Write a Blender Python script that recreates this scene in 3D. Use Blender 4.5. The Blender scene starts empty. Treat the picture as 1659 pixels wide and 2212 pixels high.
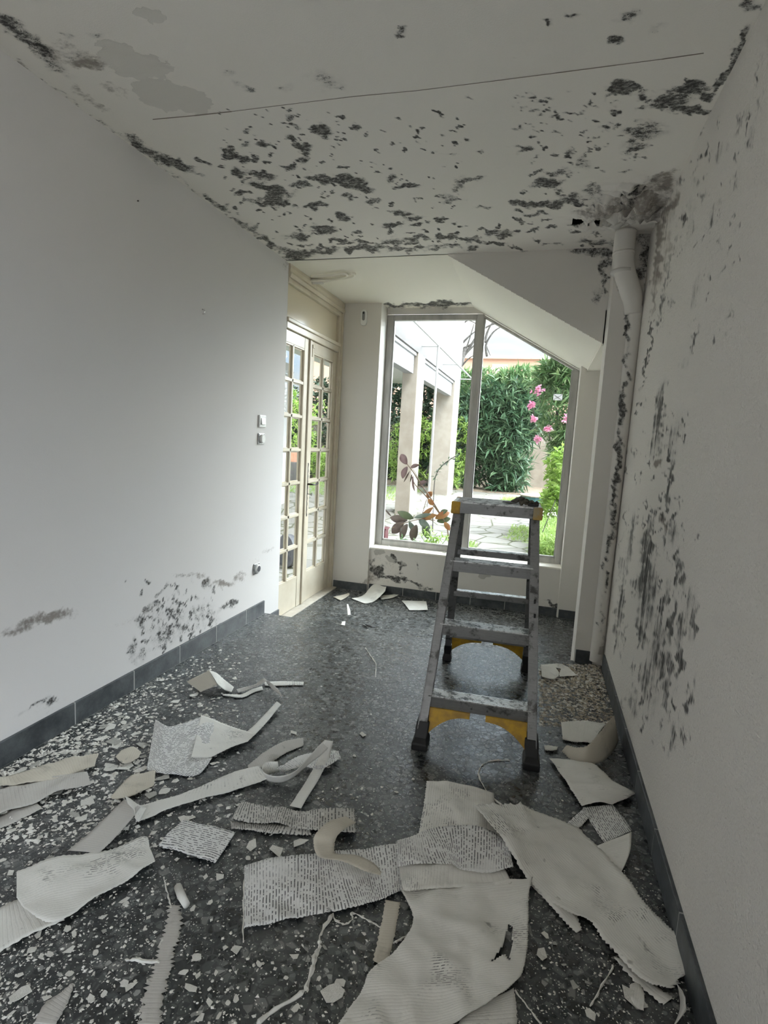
import bpy, math, random
import numpy as np
from mathutils import Vector, Matrix, noise as mnoise

# ------------------------------------------------------------------ camera, world, sun, exposure
SC = bpy.context.scene
COL = SC.collection
rnd = random.Random(7)
F_PX, YAW, PITCH, ROLL, H = 1173.685, -0.276638, -0.128655, 0.05549, 1.35
PPX, PPY = 829.5, 1106.0
fw = Vector((math.sin(YAW)*math.cos(PITCH), math.cos(YAW)*math.cos(PITCH), math.sin(PITCH)))
rt = Vector((math.cos(YAW), -math.sin(YAW), 0)); up = rt.cross(fw)
r2 = rt*math.cos(ROLL)+up*math.sin(ROLL); u2 = -rt*math.sin(ROLL)+up*math.cos(ROLL)
EYE = Vector((0, 0, H))
cam_d = bpy.data.cameras.new('camera'); cam = bpy.data.objects.new('camera', cam_d); COL.objects.link(cam)
cam.matrix_world = Matrix(((r2.x, u2.x, -fw.x, 0), (r2.y, u2.y, -fw.y, 0), (r2.z, u2.z, -fw.z, H), (0, 0, 0, 1)))
cam_d.sensor_fit = 'VERTICAL'; cam_d.sensor_height = 36; cam_d.lens = F_PX/2212*36
cam_d.clip_start = 0.05; cam_d.clip_end = 500
SC.camera = cam
SC.view_settings.view_transform = 'Standard'; SC.view_settings.look = 'None'
SC.view_settings.exposure = 0.76; SC.view_settings.gamma = 1.0; SC.view_settings.use_curve_mapping = False
try:
    SC.cycles.max_bounces = 12; SC.cycles.diffuse_bounces = 6; SC.cycles.use_adaptive_sampling = True; SC.cycles.adaptive_threshold = 0.09; SC.cycles.transparent_max_bounces = 24
    SC.cycles.sample_clamp_indirect = 6; SC.cycles.use_denoising = True
except Exception: pass

SKY_LOBE = 17.0      # bright sky patch added out of view, ahead right, to light the room
SKY_REAR = 9.5      # sky boost added behind the camera to light the room from the rear
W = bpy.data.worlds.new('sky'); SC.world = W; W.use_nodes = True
nt = W.node_tree; nt.nodes.clear()
def wn(t, **k):
    n = nt.nodes.new(t)
    for a, b in k.items(): setattr(n, a, b)
    return n
tc = wn('ShaderNodeTexCoord'); sep = wn('ShaderNodeSeparateXYZ'); nt.links.new(tc.outputs['Generated'], sep.inputs[0])
rmp = wn('ShaderNodeMapRange'); rmp.inputs['From Min'].default_value = 0; rmp.inputs['From Max'].default_value = 0.9
rmp.inputs['To Min'].default_value = 0.45; rmp.inputs['To Max'].default_value = 2.0
nt.links.new(sep.outputs['Z'], rmp.inputs['Value'])
mp = wn('ShaderNodeMapping'); mp.inputs['Scale'].default_value = (2.2, 2.2, 9)
nz = wn('ShaderNodeTexNoise'); nz.inputs['Scale'].default_value = 1.4; nz.inputs['Detail'].default_value = 5
nt.links.new(tc.outputs['Generated'], mp.inputs[0]); nt.links.new(mp.outputs[0], nz.inputs['Vector'])
cr = wn('ShaderNodeValToRGB'); cr.color_ramp.elements[0].position = 0.38; cr.color_ramp.elements[0].color = (0.60, 0.78, 1.0, 1)
cr.color_ramp.elements[1].position = 0.6; cr.color_ramp.elements[1].color = (1.0, 0.975, 0.93, 1)
nt.links.new(nz.outputs['Fac'], cr.inputs[0])
bg = wn('ShaderNodeBackground'); wo = wn('ShaderNodeOutputWorld')
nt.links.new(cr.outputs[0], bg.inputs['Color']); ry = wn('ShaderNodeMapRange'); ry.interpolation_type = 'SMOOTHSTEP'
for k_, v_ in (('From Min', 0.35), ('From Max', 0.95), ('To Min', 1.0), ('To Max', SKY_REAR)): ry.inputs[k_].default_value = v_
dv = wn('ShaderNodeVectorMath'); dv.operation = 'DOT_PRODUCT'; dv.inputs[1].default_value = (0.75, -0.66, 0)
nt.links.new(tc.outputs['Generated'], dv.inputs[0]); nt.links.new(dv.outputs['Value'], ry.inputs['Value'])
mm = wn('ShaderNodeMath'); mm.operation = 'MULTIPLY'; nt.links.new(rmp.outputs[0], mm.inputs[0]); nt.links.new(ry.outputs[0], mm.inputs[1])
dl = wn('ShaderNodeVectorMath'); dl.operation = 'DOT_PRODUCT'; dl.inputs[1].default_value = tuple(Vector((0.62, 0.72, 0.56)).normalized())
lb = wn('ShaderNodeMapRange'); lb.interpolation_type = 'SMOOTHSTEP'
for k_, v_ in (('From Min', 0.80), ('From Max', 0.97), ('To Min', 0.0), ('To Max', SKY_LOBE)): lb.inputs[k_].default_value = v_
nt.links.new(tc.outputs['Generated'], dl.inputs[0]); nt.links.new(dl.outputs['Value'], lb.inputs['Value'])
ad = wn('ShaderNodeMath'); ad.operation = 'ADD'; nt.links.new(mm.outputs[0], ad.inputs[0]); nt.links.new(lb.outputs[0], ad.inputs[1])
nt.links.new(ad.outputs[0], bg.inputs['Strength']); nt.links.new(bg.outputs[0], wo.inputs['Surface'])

sun_d = bpy.data.lights.new('sun', 'SUN'); sun_d.energy = 1.5; sun_d.angle = math.radians(8); sun_d.color = (1, 0.96, 0.9)
sun = bpy.data.objects.new('sun', sun_d); COL.objects.link(sun)
sun.rotation_euler = Vector((0.55, -0.45, 1.0)).to_track_quat('Z', 'Y').to_euler()

XL, XR, ZC, YS, YT, YP, YA, YW, ZL, XD = -1.939, 0.487, 2.632, 3.6165, 3.82, 5.03, 5.06, 5.235, -0.14, -1.956
YB = -4.2; RW0, RW1 = -4.0, -1.3      # back wall, behind the camera; unseen side opening added to admit light
def portal(name, loc, rot, sx, sy):
    d = bpy.data.lights.new(name, 'AREA'); d.shape = 'RECTANGLE'; d.size = sx; d.size_y = sy
    o = bpy.data.objects.new(name, d); COL.objects.link(o); o.location = loc; o.rotation_euler = rot
    d.cycles.is_portal = True
portal('window_portal', (-0.65, YW+0.06, 1.45), (-math.pi/2, 0, 0), 1.8, 2.3)
portal('added_opening_portal', (XR+0.32, (RW0+RW1)/2, 1.3), (0, math.pi/2, 0), 2.45, RW1-RW0)  # portal of an unseen opening added to brighten the room
portal('door_portal', (XD-0.08, 4.35, 1.1), (0, -math.pi/2, 0), 1.95, 1.2)

# ------------------------------------------------------------------ helpers
def pray(px, py):
    return (r2*(px-PPX) - u2*(py-PPY) + fw*F_PX)
def at_z(px, py, z=0.0):
    d = pray(px, py); return EYE + d*((z-H)/d.z)
def at_y(px, py, y):
    d = pray(px, py); return EYE + d*(y/d.y)
def at_x(px, py, x):
    d = pray(px, py); return EYE + d*(x/d.x)
def to_px(P):
    P = np.asarray(P) - np.array([0, 0, H])
    cx = P@np.array(r2); cy = -(P@np.array(u2)); cz = np.maximum(P@np.array(fw), 1e-3)
    return PPX+F_PX*cx/cz, PPY+F_PX*cy/cz

class MB:
    def __init__(s): s.v = []; s.f = []
    def add(s, vs, fs):
        n = len(s.v); s.v += [tuple(v) for v in vs]; s.f += [tuple(i+n for i in f) for f in fs]; return s
    def box(s, x0, x1, y0, y1, z0, z1):
        return s.add([(x0,y0,z0),(x1,y0,z0),(x1,y1,z0),(x0,y1,z0),(x0,y0,z1),(x1,y0,z1),(x1,y1,z1),(x0,y1,z1)],
                     [(0,3,2,1),(4,5,6,7),(0,1,5,4),(1,2,6,5),(2,3,7,6),(3,0,4,7)])
    def beam(s, a, b, w, d, side=(1,0,0)):
        """rectangular bar from a to b, w along 'side', d along the other normal"""
        a = Vector(a); b = Vector(b); t = (b-a).normalized(); sd = Vector(side); sd = (sd - t*sd.dot(t)).normalized(); n = t.cross(sd)
        vs = []
        for p in (a, b):
            for i, j in ((-1,-1),(1,-1),(1,1),(-1,1)): vs.append(p + sd*(i*w/2) + n*(j*d/2))
        return s.add(vs, [(0,1,2,3),(7,6,5,4),(0,4,5,1),(1,5,6,2),(2,6,7,3),(3,7,4,0)])
    def prism(s, pts, axis, a, b):
        n = len(pts)
        def mk(p, t): return {'x': (t, p[0], p[1]), 'y': (p[0], t, p[1]), 'z': (p[0], p[1], t)}[axis]
        s.add([mk(p, a) for p in pts]+[mk(p, b) for p in pts],
              [tuple(range(n)), tuple(range(2*n-1, n-1, -1))]+[(i, i+n, (i+1) % n+n, (i+1) % n) for i in range(n)])
        return s
    def tube(s, pts, r, seg=10, cap=True):
        pts = [Vector(p) for p in pts]; n = len(pts); rr = r if isinstance(r, (list, tuple)) else [r]*n
        vs = []; fs = []; prev = None
        for i, p in enumerate(pts):
            t = (pts[min(i+1, n-1)]-pts[max(i-1, 0)]).normalized()
            if prev is None: prev = t.orthogonal().normalized()
            u = (prev - t*prev.dot(t)); u = u.normalized() if u.length > 1e-6 else t.orthogonal().normalized(); prev = u; w = t.cross(u)
            for k in range(seg):
                a = 2*math.pi*k/seg; vs.append(p+(u*math.cos(a)+w*math.sin(a))*rr[i])
        for i in range(n-1):
            for k in range(seg): fs.append((i*seg+k, i*seg+(k+1) % seg, (i+1)*seg+(k+1) % seg, (i+1)*seg+k))
        if cap: fs.append(tuple(range(seg-1, -1, -1))); fs.append(tuple((n-1)*seg+k for k in range(seg)))
        return s.add(vs, fs)
    def build(s, name, mat, parent=None, bevel=0, smooth=False):
        me = bpy.data.meshes.new(name); me.from_pydata(s.v, [], s.f); me.update()
        o = bpy.data.objects.new(name, me); COL.objects.link(o)
        if mat: me.materials.append(mat)
        if parent:
            o.parent = parent; o.matrix_parent_inverse = Matrix.Translation(-parent.location) if not parent.rotation_euler.z else parent.matrix_basis.inverted()
        if bevel:
            m = o.modifiers.new('bevel', 'BEVEL'); m.width = bevel; m.segments = 2; m.limit_method = 'ANGLE'
        if smooth: me.polygons.foreach_set('use_smooth', [True]*len(me.polygons))
        return o

def tag(o, label=None, cat=None, group=None, kind=None):
    if label: o['label'] = label
    if cat: o['category'] = cat
    if group: o['group'] = group
    if kind: o['kind'] = kind
    return o
def empty(name, loc, rz=0):
    o = bpy.data.objects.new(name, None); COL.objects.link(o); o.location = loc; o.rotation_euler = (0, 0, rz)
    o.empty_display_size = 0.1; return o

# ------------------------------------------------------------------ materials
def mat_base(name, color=(0.8,0.8,0.8), rough=0.6, metal=0.0, spec=0.5):
    m = bpy.data.materials.new(name); m.use_nodes = True
    b = m.node_tree.nodes['Principled BSDF']
    b.inputs['Base Color'].default_value = (*color, 1); b.inputs['Roughness'].default_value = rough
    b.inputs['Metallic'].default_value = metal; b.inputs['Specular IOR Level'].default_value = spec
    return m
class NG:
    def __init__(s, m): s.m = m; s.t = m.node_tree; s.b = s.t.nodes.get('Principled BSDF')
    def n(s, t, ins=None, **k):
        x = s.t.nodes.new(t)
        for a, b in k.items(): setattr(x, a, b)
        for a, b in (ins or {}).items():
            if hasattr(b, 'is_output') or isinstance(b, bpy.types.NodeSocket): s.t.links.new(b, x.inputs[a])
            else: x.inputs[a].default_value = b
        return x
    def obj(s): return s.n('ShaderNodeTexCoord').outputs['Object']
    def map(s, v, scale=(1,1,1), loc=(0,0,0)): return s.n('ShaderNodeMapping', {'Vector': v, 'Scale': scale, 'Location': loc}).outputs[0]
    def noise(s, v, sc, det=4, rough=0.55, dist=0): return s.n('ShaderNodeTexNoise', {'Vector': v, 'Scale': sc, 'Detail': det, 'Roughness': rough, 'Distortion': dist}).outputs['Fac']
    def voro(s, v, sc, feature='F1'): return s.n('ShaderNodeTexVoronoi', {'Vector': v, 'Scale': sc}, feature=feature)
    def math(s, op, a, b=0.0, c=0.0, clamp=False):
        return s.n('ShaderNodeMath', {0: a, 1: b, 2: c}, operation=op, use_clamp=clamp).outputs[0]
    def sm(s, v, a, b, lo=0.0, hi=1.0): return s.n('ShaderNodeMapRange', {'Value': v, 'From Min': a, 'From Max': b, 'To Min': lo, 'To Max': hi}, interpolation_type='SMOOTHSTEP').outputs[0]
    def mix(s, f, a, b):
        x = s.t.nodes.new('ShaderNodeMix'); x.data_type = 'RGBA'
        for i, v in ((0, f), (6, a), (7, b)):
            if isinstance(v, bpy.types.NodeSocket): s.t.links.new(v, x.inputs[i])
            else: x.inputs[i].default_value = v if i == 0 else (*v, 1) if len(v) == 3 else v
        return x.outputs[2]
    def ramp(s, f, stops, const=False):
        x = s.n('ShaderNodeValToRGB', {0: f}); e = x.color_ramp.elements
        while len(e) < len(stops): e.new(0.5)
        for i, (p, c) in enumerate(stops): e[i].position = p; e[i].color = (*c, 1)
        if const: x.color_ramp.interpolation = 'CONSTANT'
        return x.outputs[0]
    def attr(s, name): return s.n('ShaderNodeAttribute', attribute_name=name).outputs['Fac']
    def col(s, c): s.t.links.new(c, s.b.inputs['Base Color'])
    def rough(s, c): s.t.links.new(c, s.b.inputs['Roughness'])
    def bump(s, h, strength=0.3, dist=0.01):
        x = s.n('ShaderNodeBump', {'Height': h, 'Strength': strength, 'Distance': dist}); s.t.links.new(x.outputs[0], s.b.inputs['Normal'])

def plaster(name, base=(0.74,0.735,0.71), stretch=(1,1,1), fine=55, grain=0.35, dark=(0.035,0.034,0.032), speck=130, peel_f=0.75, soot_f=0.26):
    """white plaster; attributes mould / brown / peel hold where the stains lie, noise breaks them up"""
    m = mat_base(name, base, 0.85, spec=0.2); g = NG(m); o = g.obj(); os_ = g.map(o, stretch)
    mo, br, pe = g.attr('mould'), g.attr('brown'), g.attr('peel')
    big = g.noise(o, 1.6, 3); med = g.noise(os_, fine*0.28, 6, 0.65); fin = g.noise(os_, fine, 4, 0.7)
    c0 = g.mix(g.math('MULTIPLY', big, 0.22), base, tuple(x*0.86 for x in base[:2])+(base[2]*0.80,))
    c0 = g.mix(g.math('MULTIPLY', g.sm(g.noise(o, 260, 2), 0.45, 0.75), 0.05), c0, (0.45,0.45,0.43))
    # peeled patches
    pf = g.sm(g.math('ADD', pe, g.math('MULTIPLY', g.math('SUBTRACT', g.noise(o, 9, 5), 0.5), 0.5)), 0.42, 0.46)
    c1 = g.mix(g.math('MULTIPLY', pf, peel_f), c0, (0.42,0.405,0.37))
    # brown damp
    bf = g.math('MULTIPLY', g.sm(g.math('ADD', g.math('MULTIPLY', br, 1.1), g.math('ADD', g.math('MULTIPLY', g.math('SUBTRACT', fin, 0.5), 1.3), g.math('MULTIPLY', g.math('SUBTRACT', med, 0.5), 1.0))), 0.28, 1.15), g.sm(br, 0.02, 0.35))
    c2 = g.mix(g.math('MULTIPLY', bf, 0.72), c1, (0.115,0.085,0.06))
    # mould: soft halo, mottled patches, crisp specks
    halo = g.math('MULTIPLY', g.sm(mo, 0.04, 0.9), 0.62)
    c3 = g.mix(g.math('MULTIPLY', halo, g.sm(med, 0.3, 0.6)), c2, (0.16,0.16,0.155))
    patch = g.sm(g.math('ADD', g.math('MULTIPLY', mo, 1.05), g.math('ADD', g.math('MULTIPLY', g.math('SUBTRACT', med, 0.5), 1.9), g.math('MULTIPLY', g.math('SUBTRACT', fin, 0.5), 1.6))), 0.46, 0.98)
    patch = g.math('MULTIPLY', patch, g.sm(fin, 0.36, 0.60, 0.25, 1.0))
    soot = g.math('MULTIPLY', g.sm(g.math('ADD', mo, g.math('MULTIPLY', g.math('SUBTRACT', med, 0.5), 0.9)), 0.30, 0.95), g.sm(fin, 0.25, 0.55, soot_f*0.6, soot_f))
    c3 = g.mix(soot, c3, (0.085,0.085,0.082))
    vd = g.voro(g.map(os_, (speck, speck, speck)), 1.0).outputs['Distance']
    spk = g.math('MULTIPLY', g.sm(vd, 0.36, 0.24), g.sm(g.math('ADD', mo, g.math('MULTIPLY', g.math('SUBTRACT', med, 0.5), 2.0)), 0.3, 0.6))
    f = g.math('MAXIMUM', g.math('MULTIPLY', patch, 0.9), g.math('MULTIPLY', spk, 0.85))
    f = g.math('MULTIPLY', f, g.sm(mo, 0.03, 0.30), clamp=True)
    g.col(g.mix(f, c3, dark))
    h = g.math('ADD', g.math('MULTIPLY', g.noise(o, 190 if grain < .8 else 120, 3), grain), g.math('ADD', g.math('MULTIPLY', pf, -0.5), g.math('MULTIPLY', patch, 0.3)))
    g.bump(h, 0.5 if grain < .8 else 1.0, 0.004 if grain < .8 else 0.007)
    return m
def simple_noise(name, c1, c2, sc=8, rough=0.6, bump=0.0, metal=0.0, spec=0.5, stretch=(1,1,1)):
    m = mat_base(name, c1, rough, metal, spec); g = NG(m); n = g.noise(g.map(g.obj(), stretch), sc, 5)
    g.col(g.mix(g.sm(n, 0.3, 0.7), c1, c2))
    if bump: g.bump(g.noise(g.obj(), sc*6, 3), bump, 0.004)
    return m

M = {}
M['ceiling'] = plaster('ceiling_plaster', base=(0.86,0.825,0.775), fine=62, stretch=(0.8,1.1,1), peel_f=0.32)
M['wall_l'] = plaster('left_wall_paint', base=(0.72,0.70,0.69), grain=0.12, fine=70, speck=90)
M['wall_r'] = plaster('right_wall_roughcast', base=(0.73,0.695,0.65), stretch=(1,1,0.13), grain=0.9, fine=75, speck=110)
M['wall_w'] = plaster('window_wall_paint', base=(0.74,0.71,0.665), grain=0.25)
M['ext_ceiling'] = plaster('clean_cream_ceiling', base=(0.90,0.865,0.78), grain=0.15)
M['joinery'] = simple_noise('cream_gloss_paint', (0.58,0.51,0.39), (0.66,0.595,0.475), 6, 0.28)
M['frame'] = simple_noise('aged_window_frame', (0.36,0.35,0.33), (0.50,0.485,0.46), 14, 0.45, stretch=(1,1,0.2))
M['white_plastic'] = mat_base('white_plastic', (0.80,0.80,0.77), 0.3)
M['metal_plate'] = simple_noise('dull_metal_plate', (0.30,0.30,0.30), (0.55,0.55,0.55), 60, 0.4, metal=0.6)
M['dark_plastic'] = mat_base('dark_plastic', (0.10,0.10,0.11), 0.4)
M['iron'] = simple_noise('black_iron', (0.012,0.011,0.010), (0.05,0.04,0.03), 30, 0.45)
M['rubber'] = mat_base('black_rubber', (0.012,0.012,0.013), 0.5)
M['yellow'] = simple_noise('dirty_yellow_plastic', (0.62,0.36,0.02), (0.36,0.21,0.03), 22, 0.5)
M['yellow_grey'] = simple_noise('plaster_smeared_yellow_plastic', (0.42,0.36,0.24), (0.50,0.30,0.04), 30, 0.6)
# aluminium
m = mat_base('brushed_aluminium', (0.42,0.42,0.42), 0.42, 0.75); g = NG(m); o = g.obj()
g.col(g.mix(g.sm(g.noise(o, 14, 6, 0.7), 0.52, 0.66), g.mix(g.noise(g.map(o, (1,1,12)), 20, 3), (0.22,0.22,0.225), (0.34,0.34,0.34)), (0.09,0.088,0.085)))
g.rough(g.sm(g.noise(o, 40, 3), 0.3, 0.7, 0.3, 0.55)); M['alu'] = m
m = mat_base('ribbed_tread_aluminium', (0.6,0.6,0.6), 0.3, 0.7); g = NG(m); o = g.obj()
g.col(g.mix(g.sm(g.noise(o, 28, 6, 0.75), 0.46, 0.60), (0.72,0.72,0.72), (0.20,0.20,0.20))); M['alu_tread'] = m
# terrazzo
m = mat_base('dark_terrazzo', (0.05,0.055,0.055), 0.3); g = NG(m); o = g.obj()
wob = g.n('ShaderNodeTexNoise', {'Vector': o, 'Scale': 9.0, 'Detail': 2.0}).outputs['Color']
ow = g.n('ShaderNodeMixRGB', {'Fac': 0.03, 'Color1': o, 'Color2': wob}).outputs[0]
v1 = g.voro(ow, 40.0); v1e = g.voro(ow, 40.0, 'DISTANCE_TO_EDGE').outputs['Distance']
v2 = g.voro(ow, 78.0); v3 = g.voro(o, 150.0)
s1 = g.n('ShaderNodeSeparateColor', {0: v1.outputs['Color']}).outputs[0]; s2 = g.n('ShaderNodeSeparateColor', {0: v2.outputs['Color']})
big = g.ramp(s1, [(0, (0.012,0.015,0.016)), (0.3, (0.026,0.032,0.032)), (0.5, (0.055,0.062,0.060)), (0.74, (0.10,0.105,0.10)), (0.9, (0.17,0.17,0.16))], True)
small = g.ramp(s2.outputs[0], [(0, (0.02,0.024,0.025)), (0.5, (0.06,0.066,0.065)), (0.76, (0.14,0.15,0.145)), (0.92, (0.32,0.32,0.30))], True)
cc = g.mix(g.math('GREATER_THAN', s2.outputs[1], 0.62), big, small)
matrix_m = g.sm(v1e, 0.10, 0.04)
cc = g.mix(g.math('MULTIPLY', matrix_m, 0.75), cc, (0.018,0.021,0.022))
s3 = g.n('ShaderNodeSeparateColor', {0: v3.outputs['Color']})
sp = g.math('MULTIPLY', g.math('LESS_THAN', v3.outputs['Distance'], 0.32), g.math('GREATER_THAN', s3.outputs[0], 0.84))
cc = g.mix(sp, cc, (0.36,0.36,0.33))
dust = g.sm(g.noise(o, 3.0, 6, 0.7), 0.42, 0.8)
cc = g.mix(g.math('MULTIPLY', dust, 0.16), cc, (0.36,0.35,0.33))
g.b.inputs['Specular IOR Level'].default_value = 0.9
g.col(cc); g.rough(g.math('ADD', g.math('MULTIPLY_ADD', g.noise(o, 5, 5), 0.22, 0.11), g.math('ADD', g.math('MULTIPLY', s1, 0.14), g.math('MULTIPLY', matrix_m, 0.12))))
g.bump(g.math('ADD', g.math('MULTIPLY', s1, 0.3), g.noise(o, 60, 4)), 0.28, 0.004)
M['terrazzo'] = m
# slate baseboard
m = mat_base('slate_skirting_tile', (0.05,0.056,0.06), 0.45); g = NG(m); o = g.obj()
g.col(g.mix(g.sm(g.noise(o, 10, 6, 0.7), 0.3, 0.75), (0.035,0.040,0.045), (0.105,0.115,0.12))); g.bump(g.noise(o, 50, 4), 0.2, 0.003)
M['slate'] = m
M['grout'] = mat_base('pale_grout', (0.42,0.42,0.40), 0.9)
# glass
def glass(name, tint=(1,1,1), refl=1.0):
    m = bpy.data.materials.new(name); m.use_nodes = True; t = m.node_tree; t.nodes.clear()
    a = t.nodes.new('ShaderNodeBsdfTransparent'); a.inputs[0].default_value = (*tint, 1)
    b = t.nodes.new('ShaderNodeBsdfGlossy'); b.inputs['Roughness'].default_value = 0.02
    f = t.nodes.new('ShaderNodeFresnel'); f.inputs[0].default_value = 1.45
    x = t.nodes.new('ShaderNodeMixShader'); o = t.nodes.new('ShaderNodeOutputMaterial')
    ge = t.nodes.new('ShaderNodeNewGeometry'); mu_ = t.nodes.new('ShaderNodeMath'); mu_.operation = 'SUBTRACT'; mu_.inputs[0].default_value = 1.0; t.links.new(ge.outputs['Backfacing'], mu_.inputs[1])
    m2_ = t.nodes.new('ShaderNodeMath'); m2_.operation = 'MULTIPLY'; t.links.new(f.outputs[0], m2_.inputs[0]); t.links.new(mu_.outputs[0], m2_.inputs[1]); t.links.new(m2_.outputs[0], x.inputs[0]); t.links.new(a.outputs[0], x.inputs[1]); t.links.new(b.outputs[0], x.inputs[2]); t.links.new(x.outputs[0], o.inputs[0])
    return m
M['glass'] = glass('window_glass', (0.95,0.97,0.96))
# paper materials use UV (metres along, metres across)
def paper(name, base, cover, along=True, spacing=0.0085, dirt=0.25, ink=(0.05,0.05,0.05)):
    m = mat_base(name, base, 0.8, spec=0.15); g = NG(m); uv = g.n('ShaderNodeUVMap').outputs[0]; o = g.obj()
    s = g.n('ShaderNodeSeparateXYZ', {0: uv}); u, v = s.outputs[0], s.outputs[1]
    a, b = (u, v) if along else (v, u)
    wob = g.math('MULTIPLY', g.math('SUBTRACT', g.noise(o, 14, 2), 0.5), 0.006)
    fr = g.math('FRACT', g.math('DIVIDE', g.math('ADD', a, wob), spacing))
    line = g.sm(g.math('ABSOLUTE', g.math('SUBTRACT', fr, 0.5)), 0.24, 0.10)
    cell = g.n('ShaderNodeCombineXYZ', {0: g.math('MULTIPLY', g.math('FLOOR', g.math('DIVIDE', g.math('ADD', a, wob), spacing)), 1.7), 1: g.math('MULTIPLY', b, 75.0), 2: 0.0}).outputs[0]
    dash = g.sm(g.noise(cell, 1.0, 2), 0.44, 0.52)
    zone = g.sm(g.math('ADD', g.noise(o, 5.5, 4, 0.6), cover-0.5), 0.46, 0.62)
    f = g.math('MULTIPLY', g.math('MULTIPLY', line, dash), zone)
    d2 = g.sm(g.noise(o, 9, 6, 0.7), 0.55, 0.75)
    bb = g.mix(g.noise(o, 4, 3), base, tuple(x*0.86 for x in base))
    c = g.mix(g.math('MULTIPLY', d2, dirt), bb, (0.25,0.24,0.20))
    sx = g.math('MULTIPLY', g.sm(g.noise(o, 22, 2), 0.70, 0.78), 0.55)
    c = g.mix(sx, c, (0.17,0.165,0.15))
    g.col(g.mix(g.math('MULTIPLY', f, 0.85), c, ink))
    g.bump(g.math('ADD', g.math('MULTIPLY', line, -0.6), g.noise(o, 130, 3)), 0.35, 0.002)
    return m
M['paper'] = paper('peeled_backing_paper', (0.82,0.80,0.74), 0.42)
M['paper_x'] = paper('peeled_backing_paper_cross_ribs', (0.82,0.80,0.74), 0.44, along=False)
M['paper_rib'] = paper('ribbed_backing_paper', (0.82,0.81,0.78), 0.62)
M['paper_rib_x'] = paper('ribbed_backing_paper_cross', (0.82,0.81,0.78), 0.80, along=False)
M['paper_dark'] = paper('sooty_ribbed_paper', (0.62,0.60,0.55), 0.95, dirt=0.6)
M['paper_grey'] = paper('grey_side_of_paper', (0.58,0.555,0.51), 0.35, dirt=0.5)
M['paper_warm'] = paper('yellowed_paper', (0.66,0.61,0.51), 0.2, dirt=0.5)
M['flake'] = simple_noise('old_paint_flake', (0.82,0.80,0.74), (0.60,0.58,0.52), 18, 0.8, bump=0.3)
M['flake_dirty'] = simple_noise('dusty_plaster_flake', (0.52,0.51,0.47), (0.34,0.33,0.29), 18, 0.85, bump=0.3)
M['rubble'] = simple_noise('brown_plaster_grit', (0.34,0.28,0.20), (0.58,0.53,0.44), 40, 0.9)
M['dark_flake'] = simple_noise('dark_underside_flake', (0.07,0.07,0.07), (0.14,0.13,0.12), 30, 0.7)

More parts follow.
